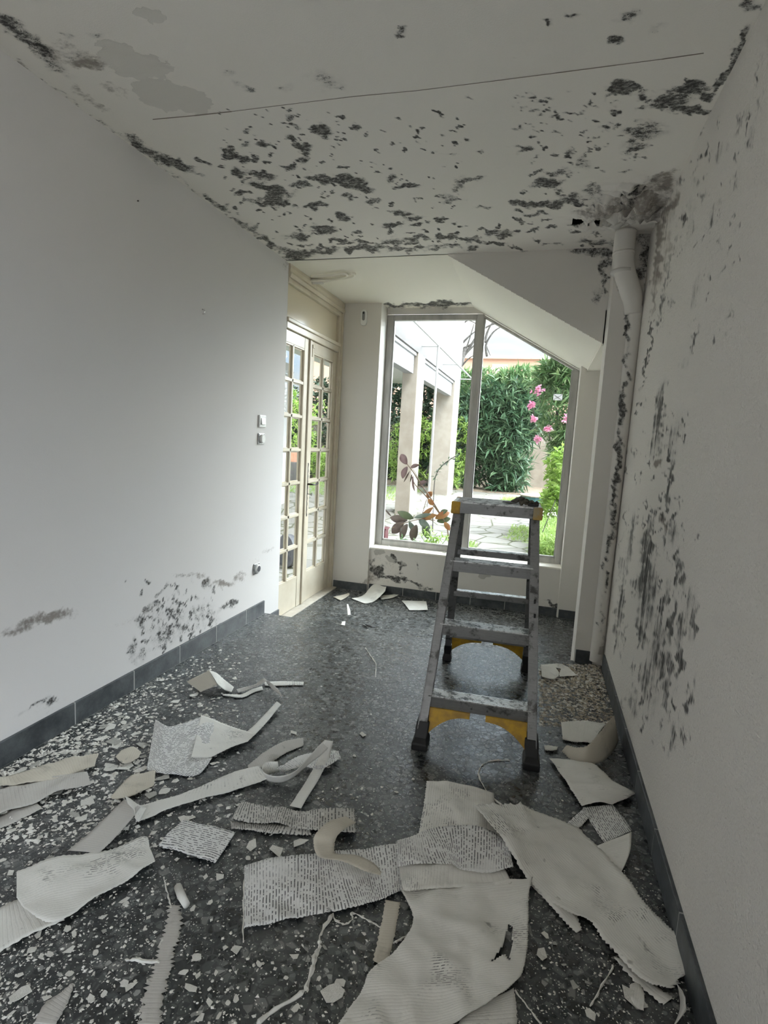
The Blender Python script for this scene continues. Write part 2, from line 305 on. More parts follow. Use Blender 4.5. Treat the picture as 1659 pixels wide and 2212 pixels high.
# ------------------------------------------------------------------ stain maps (pixel ellipses and strokes traced on the walls)
# (cx, cy, rx, ry, angle, strength)
CEIL_M = [(25,55,60,18,32,.75),(70,92,60,20,35,.6),(120,140,50,14,35,.45),(165,120,30,10,10,.4),(140,75,22,8,10,.45),(215,75,30,9,5,.3),(300,315,40,12,35,.8),(340,338,45,10,30,.9),(380,352,40,9,18,1),(433,343,12,5,5,.9),
 (446,354,13,6,5,.9),(410,372,30,7,28,.6),(470,440,40,8,35,.55),(540,490,50,8,33,.5),(590,530,40,9,33,.6),
 (532,284,10,6,0,.7),(495,329,22,8,12,1.1),(520,342,20,8,10,.9),(552,343,14,8,0,.95),(535,313,13,9,0,.5),(572,315,14,9,0,.7),(627,301,15,8,0,1),(626,254,11,6,0,.8),(630,270,17,8,0,.8),(652,317,18,10,15,.95),
 (657,329,12,8,0,.8),(647,347,15,8,0,.85),(620,362,14,8,0,.65),(694,282,22,14,15,1),(776,273,11,6,0,.9),(793,288,8,5,0,.8),(512,371,18,9,10,.85),(560,378,36,10,18,.85),(560,398,22,9,10,.9),(598,412,38,11,12,.95),
 (648,398,18,9,0,.85),(590,430,32,13,8,1.15),(690,386,34,9,12,.95),(752,392,40,15,10,1.05),(775,408,28,8,10,.9),(525,420,14,6,10,.8),(555,440,24,6,10,.7),(640,445,12,4,0,.7),(688,444,26,6,0,.75),(752,428,14,8,10,.8),
 (803,436,14,6,0,.95),(740,471,16,8,10,.9),(700,497,34,12,5,1),(640,511,32,8,5,.7),(735,519,22,6,5,.9),(768,537,24,7,0,1),(650,549,36,9,5,1),(700,541,34,8,0,.85),(800,533,34,10,0,.75),(850,520,30,9,0,.6),
 (520,186,26,9,15,.45),(540,193,12,5,0,.7),(700,170,45,16,10,.35),(720,188,34,10,0,.4),(610,190,30,8,0,.25),(500,160,18,10,0,.4),
 (842,388,14,8,0,.75),(878,403,30,6,0,.8),(845,486,22,8,5,1.1),(870,460,24,7,5,.85),(905,470,20,6,0,.6),(990,402,12,10,0,.6),(1006,303,12,5,0,.95),(1040,327,9,6,0,.75),(1015,386,28,6,0,.6),(975,430,30,8,0,.5),(1040,450,24,6,0,.6),
 (1200,372,40,8,0,.75),(1185,395,40,12,0,.8),(1125,438,26,6,0,1.2),(1180,440,50,9,0,.9),(1235,428,30,12,0,.8),(965,512,24,8,0,1),(1085,505,34,8,0,.85),(905,515,30,8,0,.75),(870,540,45,7,0,.85),(960,535,40,6,0,.7),(1150,460,40,6,0,.7),(1020,520,30,6,0,.7),
 (1350,188,36,15,5,1.15),(1322,196,20,9,0,.9),(1385,205,16,10,0,.8),(1240,242,26,4,0,.95),(1330,240,14,7,-20,.95),(1310,276,16,6,0,.8),(1395,282,48,22,-8,.62),(1372,318,32,14,0,.6),(1440,222,50,14,-8,1.1),(1490,238,48,8,-3,1.3),(1485,192,46,13,-10,1.15),
 (1527,208,20,10,-20,1),(1560,172,28,10,-45,1.2),(1592,125,12,32,22,1.3),(1608,78,9,30,18,.8),(1180,47,12,6,0,.8),(1240,35,15,5,-10,.8),(1330,86,17,9,-10,.9),(1360,38,26,11,-15,.65),(1420,60,30,10,-15,.3),(870,65,12,9,-40,.7),(1625,12,28,12,0,.7),
 (1410,385,30,8,0,.3),(1280,410,20,16,0,.5),(1245,480,22,7,0,.7),(1300,520,60,7,0,.7),(1380,520,30,12,0,.8),(960,330,30,4,0,.3),(1120,320,30,4,0,.4),(1230,330,14,10,0,.4),(1260,345,16,18,0,.45),(1010,210,6,5,0,.6)]
CEIL_M += [(rnd.uniform(480,1000), rnd.uniform(240,540), rnd.uniform(2,5), rnd.uniform(2,3.5), 0, rnd.uniform(.9,1.4)) for _ in range(260)]
CEIL_M += [(rnd.uniform(640,1300), rnd.uniform(470,540), rnd.uniform(6,16), rnd.uniform(2,4), rnd.uniform(-8,8), rnd.uniform(.7,1.1)) for _ in range(70)]
CEIL_M += [(rnd.uniform(1120,1420), rnd.uniform(200,440), rnd.uniform(4,14), rnd.uniform(1.5,4), rnd.uniform(-12,5), rnd.uniform(.6,1.1)) for _ in range(110)]
CEIL_M = [(a, b, c, d, e, f*1.15) for a, b, c, d, e, f in CEIL_M]
for k in range(30):
    x_ = 10+k*20.5; y_ = 120+(x_-10)*0.7213; CEIL_M.append((x_+2, y_-3, 14, 3.2, 36, rnd.uniform(.35, .85)))
RW_M_PRE = None
CEIL_B = [(190,138,52,13,8,1.0),(100,110,60,22,35,.55),(45,150,60,9,38,.8),(150,105,60,20,20,.5),(240,190,40,9,15,.45),(250,200,30,12,30,.4),(1400,405,70,18,-12,.75),(1385,432,80,18,-6,.9),(1320,448,60,14,-4,.7),(1275,455,40,12,0,.6),(1430,380,40,9,-20,.8),(1400,455,50,16,-8,.9),(1345,425,40,14,-10,.7),(1440,395,26,14,-25,1.0),(200,215,60,8,36,.7),(620,562,20,8,30,.9),(1200,380,40,30,0,.2),(1590,110,25,30,20,.4)]
CEIL_P = [(318,30,44,16,8,.9),(290,140,95,28,12,.95),(370,210,95,34,15,.9),(470,35,40,20,0,.3),(1090,130,60,8,-8,.4),(1330,470,60,14,0,.8),(250,100,60,16,10,.6)]
RW_M = [(1428,872,16,45,8,.95),(1420,930,18,55,6,.85),(1455,950,16,50,10,.5),(1448,1040,8,45,8,1),(1440,1090,6,45,8,.9),(1452,1150,14,26,8,.8),(1400,1180,14,60,8,.85),(1388,1220,16,60,8,.9),(1362,1165,9,55,6,.7),(1352,1190,8,60,6,.5),
 (1398,1270,24,50,6,.9),(1395,1320,30,40,4,.65),(1462,1228,9,45,6,.95),(1478,1252,12,14,10,1),(1485,1290,22,30,0,.45),(1436,1300,8,45,6,.85),(1452,1345,10,45,4,1),(1470,1360,8,45,5,.85),(1497,1345,8,38,8,.95),(1485,1330,20,40,0,.4),(1385,1372,10,30,-15,1),
 (1420,1400,26,60,4,.75),(1425,1430,8,60,4,1),(1468,1430,8,30,6,1.3),(1447,1435,10,25,4,.85),(1395,1470,14,55,0,.7),(1405,1500,25,60,0,.45),(1440,1505,10,45,0,.75),(1368,1525,14,26,0,.6),(1496,1500,8,40,12,.9),(1487,1532,9,14,0,1.1),(1452,1590,8,26,0,.8),(1476,1590,7,24,0,.8),
 (1446,1620,5,18,0,.7),(1340,1330,7,55,6,.75),(1352,1260,6,40,6,.6),(1330,1380,6,40,6,.5),(1500,740,9,26,22,.6),(1478,790,10,20,10,.35),(1350,1420,8,20,0,.2),(1520,330,5,22,18,.95),(1504,395,9,14,10,.6),(1600,265,7,32,20,.6),(1640,225,7,40,12,.6),(1640,150,4,40,5,.6),
 (1560,330,14,26,20,.5),(1545,450,9,40,14,.4),(1490,480,10,50,12,.45),(1475,470,6,20,12,.8),(1530,480,6,30,12,.5),(1500,620,14,45,14,.45),(1435,600,7,35,12,.6),(1450,560,6,30,12,.6),(1430,660,5,30,12,.7),(1405,740,4,60,11,1.1),(1395,800,4,40,11,.9),(1590,400,12,40,18,.3),(1620,300,12,26,18,.5)]
RW_M += [(rnd.gauss(1425,40), rnd.uniform(850,1620), rnd.uniform(2,5), rnd.uniform(5,16), 6, rnd.uniform(.5,1)) for _ in range(150)]
RW_M += [(1350+k*0-rnd.uniform(0,12)+(1300-y_)*0.13*0+(1312-1310), y_, 3, rnd.uniform(14, 40), 7, rnd.uniform(.4, .8)) for k, y_ in enumerate([1120,1150,1200,1240,1280,1330,1370,1400])]
RW_M += [(rnd.uniform(1470,1640)-(y_-100)*0.10, y_, rnd.uniform(2,4), rnd.uniform(8,20), 16, rnd.uniform(.35,.75)) for y_ in [rnd.uniform(230,760) for _ in range(70)]]
RW_M = [(a, b, c*0.85, d*1.15, e, f*0.86) for a, b, c, d, e, f in RW_M]
RW_B = [(1432,500,9,60,12,.95),(1420,570,8,60,10,.9),(1450,440,10,40,22,.9),(1412,650,5,50,9,.7),(1445,530,8,40,12,.5),(1422,1003,11,14,5,1.1),(1434,1130,9,26,5,1.0),(1445,1090,8,50,8,.4),(1400,1290,40,90,5,.25),(1400,1450,50,80,0,.2),(1425,880,25,60,6,.25),(1440,480,22,70,14,.5),(1430,560,20,60,12,.4)]
LW_M = [(330,1310,22,9,-38,.6),(300,1345,14,12,-38,.75),(345,1276,20,6,-38,.7),(300,1420,24,26,0,.45),(365,1350,60,44,-25,.36),(440,1330,40,34,-25,.4),(350,1385,34,18,-20,.6),(508,1306,7,10,20,1),(492,1312,16,6,-28,.8),(110,1512,14,10,-10,.85),(85,1517,38,4,-28,.7),(45,1537,30,3,-30,.5),
 (60,1350,60,9,-14,.35),(398,1242,20,5,0,.35),(450,1262,9,14,10,.7),(290,1405,14,30,0,.5),(510,490,3,40,-8,.2)]
LW_M += [(rnd.gauss(375,48), rnd.gauss(1345,38), rnd.uniform(2,4.5), rnd.uniform(3,7), -15, rnd.uniform(.6,1.1)) for _ in range(120)]
LW_B = [(60,1350,72,13,-16,.85),(118,1328,46,14,-12,.85),(20,1370,30,10,-12,.8),(150,1325,50,20,-14,.3),(330,1315,30,12,-38,.55),(290,1345,26,12,0,.4),(258,1345,20,7,0,.3),(398,1240,24,7,0,.6),(430,1242,16,8,20,.75),(450,1258,9,12,20,.95),(482,1260,30,8,-8,.9),(520,1248,18,10,-15,.7),
 (488,1310,26,9,-25,.6),(400,1340,70,40,-25,.18),(578,1192,18,8,-10,.5),(552,1215,14,20,0,.3),(595,1200,10,18,0,.2),(100,1530,30,20,-20,.25),(130,1510,20,24,0,.2),(270,200,0,0,0,0),(620,575,10,20,0,.5)]
PF_M = [(1357,700,5,60,8,.9),(1352,800,6,60,6,1),(1342,900,6,60,6,1.1),(1334,1000,6,60,6,1.1),(1325,1090,6,60,6,1),(1315,1180,6,60,6,.9),(1308,1250,6,50,5,.9),(1300,1340,5,40,4,.6),(1350,860,4,60,6,.8),(1400,560,22,40,8,.7),(1395,520,30,30,0,.5),(1380,590,16,12,20,.7),(1410,620,12,20,0,.7),(1345,620,12,12,30,.5),(1320,560,5,40,8,.5)]
PF_B = [(1410,520,26,60,6,.8),(1330,880,0,0,0,0),(1340,1000,10,300,6,.25),(1300,1400,20,30,0,.3)]
BK_M = [(1300,545,40,10,0,.8),(1255,540,40,8,0,.7),(1150,533,60,5,0,.5),(1305,600,10,40,0,.9),(1290,640,12,20,0,.5),(1310,570,20,16,0,.7),(1280,650,10,8,0,.5),(1050,536,40,3,0,.5)]
AP_M = [(812,1236,10,14,10,1.1),(830,1246,22,5,12,1),(850,1252,14,5,10,.9),(868,1232,7,11,20,.9),(860,1218,10,5,30,1),(852,1204,10,6,30,.9),(870,1253,10,6,0,.9),(895,1263,30,3,8,.9),(925,1270,20,3,8,.8),(804,1216,8,10,0,.6),(1195,1305,22,5,20,.9),(1205,1312,14,5,20,.9),(1180,1296,16,2,0,.6),(904,1225,2,14,0,.7),
 (900,658,60,5,0,.9),(970,657,50,6,0,1.1),(850,660,16,6,0,.8)]
AP_P = [(817,1194,13,12,10,1.1),(842,1214,12,7,5,1.1),(852,1206,10,8,30,.9),(866,1228,8,12,20,1.0),(812,1238,10,12,0,.9),(1053,1240,12,8,0,1.2),(868,1252,9,7,0,.9)]
AP_B = [(830,1240,40,25,10,.35),(812,1200,20,30,0,.3),(920,660,110,8,0,.7),(1200,1310,30,15,15,.3),(805,1245,12,14,0,.7),(793,1255,14,8,0,.7)]

_lat = np.random.RandomState(3).rand(256, 256)
def vnoise(x, y):
    xi = np.floor(x).astype(int); yi = np.floor(y).astype(int); fx = x-xi; fy = y-yi; fx = fx*fx*(3-2*fx); fy = fy*fy*(3-2*fy)
    a = _lat[xi % 256, yi % 256]; b = _lat[(xi+1) % 256, yi % 256]; c = _lat[xi % 256, (yi+1) % 256]; d = _lat[(xi+1) % 256, (yi+1) % 256]
    return (a*(1-fx)+b*fx)*(1-fy)+(c*(1-fx)+d*fx)*fy
def fbm(x, y, o=4):
    t = 0; am = 1; w = 0
    for k in range(o): t = t+am*vnoise(x*2**k+17*k, y*2**k+31*k); w += am; am *= .55
    return t/w
def stain(V, lst, warp=1.0):
    px0, py0 = to_px(V); out = np.zeros(len(V))
    px = px0+warp*((fbm(px0/26, py0/20)-.5)*34+(fbm(px0/7+50, py0/6)-.5)*11); py = py0+warp*((fbm(px0/26+90, py0/20+40)-.5)*26+(fbm(px0/7, py0/6+70)-.5)*9)
    for cx, cy, rx, ry, an, s in lst:
        if rx <= 0: continue
        a = math.radians(an); R = max(rx, ry)*1.6
        i = np.nonzero((abs(px-cx) < R) & (abs(py-cy) < R))[0]
        if not len(i): continue
        dx, dy = px[i]-cx, py[i]-cy
        u = (dx*math.cos(a)+dy*math.sin(a))/rx; w = (-dx*math.sin(a)+dy*math.cos(a))/ry
        d = np.sqrt(u*u+w*w); t = np.clip((1.45-d)/1.1, 0, 1); t = t*t*(3-2*t)
        out[i] = np.maximum(out[i], s*t)+0.12*np.minimum(out[i], s*t)
    return out*(0.62+0.75*fbm(px0/13+7, py0/9+3))
def grid_plane(name, mat, P00, eu, ev, nu, nv, mask=(None, None, None), disp=None, keep=None, parent=None):
    """a wall face as a fine grid; disp moves vertices along the normal, keep(u,v) cuts holes"""
    P00, eu, ev = np.array(P00, float), np.array(eu, float), np.array(ev, float)
    uu, vv = np.meshgrid(np.linspace(0, 1, nu+1), np.linspace(0, 1, nv+1))
    V = P00 + uu.reshape(-1, 1)*eu + vv.reshape(-1, 1)*ev
    idx = np.arange((nu+1)*(nv+1)).reshape(nv+1, nu+1)
    F = np.stack([idx[:-1, :-1], idx[:-1, 1:], idx[1:, 1:], idx[1:, :-1]], -1).reshape(-1, 4)
    if keep is not None: F = F[keep(V[F].mean(axis=1))]
    st = [stain(V, m) if m else np.zeros(len(V)) for m in mask]
    if disp is not None: V = disp(V)
    me = bpy.data.meshes.new(name); me.from_pydata(V.tolist(), [], F.tolist())
    for nm, a in zip(('mould', 'brown', 'peel'), st):
        at = me.attributes.new(nm, 'FLOAT', 'POINT'); at.data.foreach_set('value', a.astype(np.float32))
    me.materials.append(mat); me.polygons.foreach_set('use_smooth', [True]*len(me.polygons)); me.update()
    o = bpy.data.objects.new(name, me); COL.objects.link(o)
    if parent: o.parent = parent
    return o
def solid(name, mb, mat, **k): return tag(mb.build(name, mat, **k), kind='structure')

# ------------------------------------------------------------------ room shell
# floors
mb = MB(); mb.box(XL-0.3, XR+0.3, YB-0.2, YS+0.015, -0.30, 0.0); solid('floor', mb, M['terrazzo'])
mb = MB(); mb.box(XL-0.02, XR+0.3, YS+0.016, YW+0.2, -0.40, ZL); solid('floor_lower', mb, M['terrazzo'])
mb = MB(); mb.box(XD-0.12, XL+0.06, 3.87, YP, ZL, ZL+0.012); solid('trim_1', mb, simple_noise('stone_threshold', (0.50,0.45,0.38), (0.62,0.58,0.50), 12, 0.6), bevel=0.004)
# ceiling with damaged plaster by the pipe and a torn hole
hole = [(1236,1262,470,484), (1272,1296,468,482)]
def ceil_disp(V):
    px, py = to_px(V); V = V.copy()
    w = np.exp(-(((px-1375)/75)**2+((py-435)/38)**2))*1.0 + np.exp(-(((px-1290)/45)**2+((py-475)/22)**2))*0.7
    nz_ = np.array([mnoise.fractal(Vector((x*9, y*22, 0)), 0.7, 2.2, 5) if ww > 0.02 else 0 for x, y, ww in zip(V[:, 0], V[:, 1], w)])
    V[:, 2] += w*(-0.022 + nz_*0.085)
    pe = stain(V, CEIL_P); V[:, 2] += np.clip((pe-0.45)*8, 0, 1)*0.003
    return V
def ceil_keep(C):
    px, py = to_px(C); k = np.ones(len(C), bool)
    for a, b, c, d in hole: k &= ~((px > a) & (px < b) & (py > c) & (py < d))
    return k
o = grid_plane('ceiling', M['ceiling'], (XL, 0.35, ZC), (0, YT-0.35, 0), (XR-XL, 0, 0), 330, 235, (CEIL_M, CEIL_B, CEIL_P), ceil_disp, ceil_keep); tag(o, kind='structure')
mb = MB(); mb.box(XL-0.3, XR+0.3, YB-0.2, 0.36, ZC, ZC+0.25); solid('ceiling_rear', mb, M['ceiling'])
mb = MB(); mb.box(XL-0.3, XR+0.3, 0.34, YT, ZC+0.07, ZC+0.25); solid('ceiling_slab', mb, mat_base('dark_void', (0.03,0.028,0.025), 0.9))
mb = MB(); mb.box(XL-0.3, XR+0.3, YB-0.2, YT, ZC+0.25, 6.0); solid('wall_blocker_above', mb, M['wall_w'])  # unseen mass added over the room to shade the garden from rear sky
# long seam crack in the ceiling
mb = MB()
P = [at_z(x, y, ZC-0.001) for x, y in [(330,258),(420,250),(500,241),(620,226),(760,209),(900,196),(1060,176),(1200,158),(1330,141),(1430,128),(1520,115)]]
for a, b, w in zip(P, P[1:], (0.003,0.004,0.0008,0.0006,0.0006,0.0006,0.0010,0.0018,0.0008,0.0022)): mb.beam(a, b, w, 0.0016, side=(0,1,0))
solid('trim_2', mb, mat_base('crack_line', (0.26,0.23,0.19), 0.9))
# extension ceiling: level, then the sloping underside of the stair, then a low landing soffit
DX0, DZ0, DX1, DZ1 = -0.735, ZC-0.005, 0.302, 2.052
o = grid_plane('ceiling_extension', M['ext_ceiling'], (XL-0.15, YT, ZC-0.004), (DX0-XL+0.15, 0, 0), (0, YW-YT+0.04, 0), 110, 100, (AP_M, AP_B, None)); tag(o, kind='structure')
o = grid_plane('ceiling_stair_slope', M['ext_ceiling'], (DX0, YT, DZ0), (DX1-DX0, 0, DZ1-DZ0), (0, YW-YT+0.04, 0), 100, 100, (None, None, None)); tag(o, kind='structure')
mb = MB(); mb.box(DX1, XR+0.2, YT, YW+0.04, DZ1-0.012, DZ1+0.2); solid('ceiling_landing', mb, M['ext_ceiling'])
mb = MB(); mb.prism([(XL-0.4, ZC+0.012), (DX0, ZC+0.012), (DX1, DZ1+0.02), (XR+0.3, DZ1+0.02), (XR+0.3, 3.2), (XL-0.4, 3.2)], 'y', YT+0.01, YW+0.25); solid('wall_upper', mb, M['wall_w'])
def tri_keep(C):
    zl = DZ0+(C[:, 0]-DX0)*(DZ1-DZ0)/(DX1-DX0); return (C[:, 2] > zl-0.004)
o = grid_plane('wall_stair_face', M['wall_w'], (DX0, YT, 2.02), (XR-DX0, 0, 0), (0, 0, ZC-2.02), 122*2, 62*2, (BK_M, None, None), keep=tri_keep); tag(o, kind='structure')
mb = MB(); mb.beam((DX1+0.003, YT+0.02, DZ1-0.006), (DX1+0.003, YW, DZ1-0.006), 0.016, 0.016); solid('trim_3', mb, M['ext_ceiling'])
# left wall
o = grid_plane('wall_left', M['wall_l'], (XL, 0.3, 0), (0, YS-0.3, 0), (0, 0, ZC), 260, 210, (LW_M, LW_B, None)); tag(o, kind='structure')
o = grid_plane('wall_left_return', M['wall_l'], (XL, YS, ZL), (0, 3.862-YS, 0), (0, 0, ZC-ZL), 20, 200, (LW_M, LW_B, None)); tag(o, kind='structure')
mb = MB(); mb.box(XL-0.25, XL-0.003, YB, YS, -0.2, ZC+0.05); mb.box(XL-0.014, XL-0.003, YS, 3.86, ZL, ZC); mb.box(XL-0.002, XL-0.001+0.001, 0, 0.01, 0, 0.01); mb.box(XL-0.20, XL-0.001, YB, 0.3, 0, ZC); solid('wall_left_core', mb, M['wall_l'])
# right wall
o = grid_plane('wall_right', M['wall_r'], (XR, 0.2, 0), (0, YS+0.05-0.2, 0), (0, 0, ZC), 330, 250, (RW_M, RW_B, None)); tag(o, kind='structure')
mb = MB(); mb.box(XR+0.004, XR+0.3, RW1, YW+0.3, -0.3, ZC+0.05); mb.box(XR+0.004, XR+0.3, YB, RW0, -0.3, ZC+0.05); mb.box(XR+0.004, XR+0.3, RW0, RW1, -0.3, 0.06); mb.box(XR+0.004, XR+0.3, RW0, RW1, 2.54, ZC+0.05); mb.box(XR-0.0005, XR+0.004, RW1, 0.2, 0, ZC); solid('wall_right_core', mb, M['wall_r'])
# pillar by the right wall
o = grid_plane('wall_pillar', M['wall_w'], (0.310, YS, 0), (XR-0.310, 0, 0), (0, 0, ZC), 30, 330, (PF_M, PF_B, None)); tag(o, kind='structure')
mb = MB(); mb.box(0.310, XR, YS+0.002, 3.857, ZL, ZC); solid('wall_pillar_core', mb, M['wall_w'], bevel=0.004)
# back wall behind the camera, closed
mb = MB(); mb.box(XL-0.3, XR+0.3, YB-0.2, YB, 0, ZC); solid('wall_back', mb, M['wall_w'])
# window wall: pier, apron, right jamb wall
WX0, WX1, SZ = -1.56, 0.248, 0.305
o = grid_plane('wall_pier', M['wall_w'], (-2.05, YP, ZL), (WX0+2.05, 0, 0), (0, 0, ZC-ZL), 40, 180, (AP_M, AP_B, None)); tag(o, kind='structure')
mb = MB(); mb.box(-2.06, WX0, YP+0.002, YW+0.2, ZL, ZC+0.1); solid('wall_pier_core', mb, M['wall_w'], bevel=0.006)
o = grid_plane('wall_window_apron', M['wall_w'], (WX0, YA, ZL), (WX1-WX0, 0, 0), (0, 0, SZ-ZL), 220, 55, (AP_M, AP_B, AP_P)); tag(o, kind='structure')
mb = MB(); mb.box(WX0-0.01, WX1+0.02, YA+0.003, YW+0.2, ZL-0.1, SZ); solid('wall_apron_core', mb, M['wall_w'])
mb = MB(); mb.box(WX1, XR+0.2, YA-0.03, YW+0.2, ZL, DZ1+0.05); solid('wall_window_right', mb, M['wall_w'], bevel=0.004)
# plaster band above the window head, mouldy
o = grid_plane('wall_window_head', M['wall_w'], (WX0, YW-0.002, 2.568), (1.0, 0, 0), (0, 0, ZC-2.568), 60, 8, (AP_M, AP_B, None)); tag(o, kind='structure')
# wall over the door up to the ceiling, and the cornice
mb = MB(); mb.box(XD-0.35, XD-0.02, YS-0.1, 3.80, ZL-0.1, ZC+0.3); mb.box(XD-0.10, XD-0.06, 3.8, YP+0.1, 2.53, ZC+0.3); solid('wall_door_side', mb, M['wall_w'])

# baseboards: slate tiles with grout joints
def baseboard(name, segs, z0, h):
    g_ = MB(); t_ = MB()
    for (x0, y0), (x1, y1), n, (nx, ny), ts in segs:
        L = math.hypot(x1-x0, y1-y0); ux, uy = (x1-x0)/L, (y1-y0)/L
        cuts = [0]+list(ts)+[L]
        ang = 0.012
        def quadbox(mb, a, b, d, z0, z1):
            p = [(x0+ux*a, y0+uy*a), (x0+ux*b, y0+uy*b)]
            q = [(px+nx*d, py+ny*d) for px, py in p]
            mb.add([(*p[0],z0),(*p[1],z0),(*q[1],z0),(*q[0],z0),(*p[0],z1),(*p[1],z1),(*q[1],z1),(*q[0],z1)], [(0,3,2,1),(4,5,6,7),(0,1,5,4),(1,2,6,5),(2,3,7,6),(3,0,4,7)])
        quadbox(g_, 0.001, L-0.001, ang-0.0008, z0, z0+h-0.001)
        for a, b in zip(cuts, cuts[1:]): quadbox(t_, a+0.002, b-0.002, ang, z0, z0+h)
    o = t_.build(name, M['slate'], bevel=0.0025); tag(o, kind='structure')
    c = g_.build('grout', M['grout'], o)
    return o
jl = [1.86+0.372*k for k in range(-4, 5)]
baseboard('baseboard_left', [((XL, -1.5), (XL, YS-0.002), 0, (1, 0), [y+1.5 for y in jl if -1.4 < y < YS-0.05])], 0.0, 0.105)
baseboard('baseboard_right', [((XR, -1.25), (XR, YS-0.06), 0, (-1, 0), [0.35*k for k in range(1, 14)])], 0.0, 0.10)
baseboard('baseboard_left_lower', [((XL, YS+0.03), (XL, 3.86), 0, (1, 0), [])], ZL, 0.105)
baseboard('baseboard_pillar', [((0.315, YS), (0.424, YS), 0, (0, -1), [])], 0.0, 0.085)
baseboard('baseboard_window', [((XL+0.02, YP), (WX0, YP), 0, (0, -1), []), ((WX0+0.012, YA), (WX1, YA), 0, (0, -1), [0.36-0.01, 0.68, 1.01, 1.33]), ((WX1+0.012, YA-0.03), (XR, YA-0.03), 0, (0, -1), [])], ZL, 0.078)
# small mortar fillet between left baseboard and lower wall
# ------------------------------------------------------------------ window
def window_frame():
    y0, y1 = YW-0.005, YW+0.045
    def zt(x): return DZ0+(x-DX0)*(DZ1-DZ0)/(DX1-DX0)
    mb = MB()
    mb.box(WX0+0.002, -1.495, y0, y1, SZ, 2.566)              # left stile
    mb.box(-1.495, -0.696, y0, y1, 2.515, 2.566)              # head
    mb.prism([(0.192, SZ), (0.246, SZ), (0.246, zt(0.246)-0.01), (0.192, zt(0.192)-0.01)], 'y', y0, y1)
    mb.box(-1.495, 0.192, y0, y1, SZ, SZ+0.055)               # bottom rail
    # raking head under the stair slope
    mb.prism([(-0.63, zt(-0.63)-0.012), (-0.63, zt(-0.63)-0.035), (0.192, zt(0.192)-0.035), (0.192, zt(0.192)-0.012)], 'y', y0, y1)
    o = tag(mb.build('window_1', M['frame'], bevel=0.004), kind='structure')
    mu = MB(); mu.box(-0.696, -0.628, y0-0.004, y1, SZ+0.02, 2.566); mu.build('mullion', M['frame'], o, bevel=0.006)
    st = MB()
    for a, b in ((-1.495, -0.696), (-0.628, 0.192)):
        st.box(a, a+0.012, y0+0.008, y1-0.01, SZ+0.055, 2.515 if a < -1 else zt(a)-0.04); st.box(b-0.012, b, y0+0.008, y1-0.01, SZ+0.055, 2.515 if a < -1 else zt(b)-0.04)
        st.box(a, b, y0+0.008, y1-0.01, SZ+0.055, SZ+0.07)
    st.build('glazing_bead', M['frame'], o)
    gl = MB(); gy = YW+0.025
    gl.box(-1.49, -0.69, gy, gy+0.004, SZ+0.05, 2.52); gl.build('pane', M['glass'], o)
    gl = MB(); gl.prism([(-0.632, SZ+0.05), (0.196, SZ+0.05), (0.196, zt(0.196)-0.03), (-0.632, zt(-0.632)-0.03)], 'y', gy, gy+0.004); gl.build('pane', M['glass'], o)
    mb = MB(); mb.box(WX0-0.002, WX1+0.002, YA-0.008, YW-0.005, SZ-0.012, SZ+0.004); mb.build('window_sill', M['ext_ceiling'], o, bevel=0.003)
window_frame()
for x, y, r, lb_ in ((840,1176,.03,'largest white plaster lump, at the left end of the window sill'),(960,1188,.02,'medium plaster lump on the window sill beside the ladder'),(885,1181,.012,'smallest plaster lump on the window sill, between the two bigger ones')):
    p = at_y(x, y, YW-0.06); mb = MB(); n = 7
    vs = [(p.x+r*math.cos(a)*rnd.uniform(.8,1.3), p.y+r*0.7*math.sin(a), SZ+0.004) for a in [2*math.pi*k/n for k in range(n)]]
    mb.add(vs+[(p.x, p.y, SZ+0.02)], [(i, (i+1) % n, n) for i in range(n)]+[tuple(range(n-1, -1, -1))])
    tag(mb.build('plaster_crumb', M['flake']), lb_, 'plaster debris', 'plaster lumps on the window sill')

# ------------------------------------------------------------------ french door
GZT, GZB = 2.068, 0.140
def door_leaf(name, y0, y1, colw, handle=False):
    st_, mu_ = 0.085, 0.024
    x0, x1 = XD-0.040, XD
    rows = 7; rh = (GZT-GZB)/rows
    fr = MB(); zt, zb = 2.16, ZL+0.016
    fr.box(x0, x1, y0, y0+st_, zb, zt); fr.box(x0, x1, y1-st_, y1, zb, zt)
    fr.box(x0, x1, y0+st_, y1-st_, GZT, zt)
    o = fr.build(name, M['joinery'], bevel=0.004); tag(o, kind='structure')
    pn = MB(); pn.box(x0+0.006, x1-0.004, y0+st_-0.002, y1-st_+0.002, zb, GZB); pn.build('kick_panel', M['joinery'], o, bevel=0.004)
    ym = (y0+y1)/2
    gb = MB(); gb.box(x0+0.004, x1-0.002, ym-mu_/2, ym+mu_/2, GZB, GZT)
    for k in range(rows+1):
        z = GZB+rh*k; gb.box(x0+0.004, x1-0.002, y0+st_, y1-st_, z-mu_/2, z+mu_/2)
    # chamfered bead inside every opening
    for k in range(rows):
        for a, b in ((y0+st_, ym-mu_/2), (ym+mu_/2, y1-st_)):
            z0, z1 = GZB+rh*k+mu_/2, GZB+rh*(k+1)-mu_/2; d = 0.009
            for c in ((a, a+d, z0, z1), (b-d, b, z0, z1), (a, b, z0, z0+d), (a, b, z1-d, z1)): gb.box(x0+0.010, x1-0.016, *c)
    gb.build('glazing_bar', M['joinery'], o, bevel=0.002)
    for k in range(rows):
        for a, b in ((y0+st_, ym-mu_/2), (ym+mu_/2, y1-st_)):
            gl = MB(); gl.box(XD-0.027, XD-0.024, a, b, GZB+rh*k+mu_/2, GZB+rh*(k+1)-mu_/2); gl.build('pane', M['glass'], o)
    return o
d1 = door_leaf('door_1', 3.745, 4.318, 0)
d2 = door_leaf('door_2', 4.348, 4.955, 0)
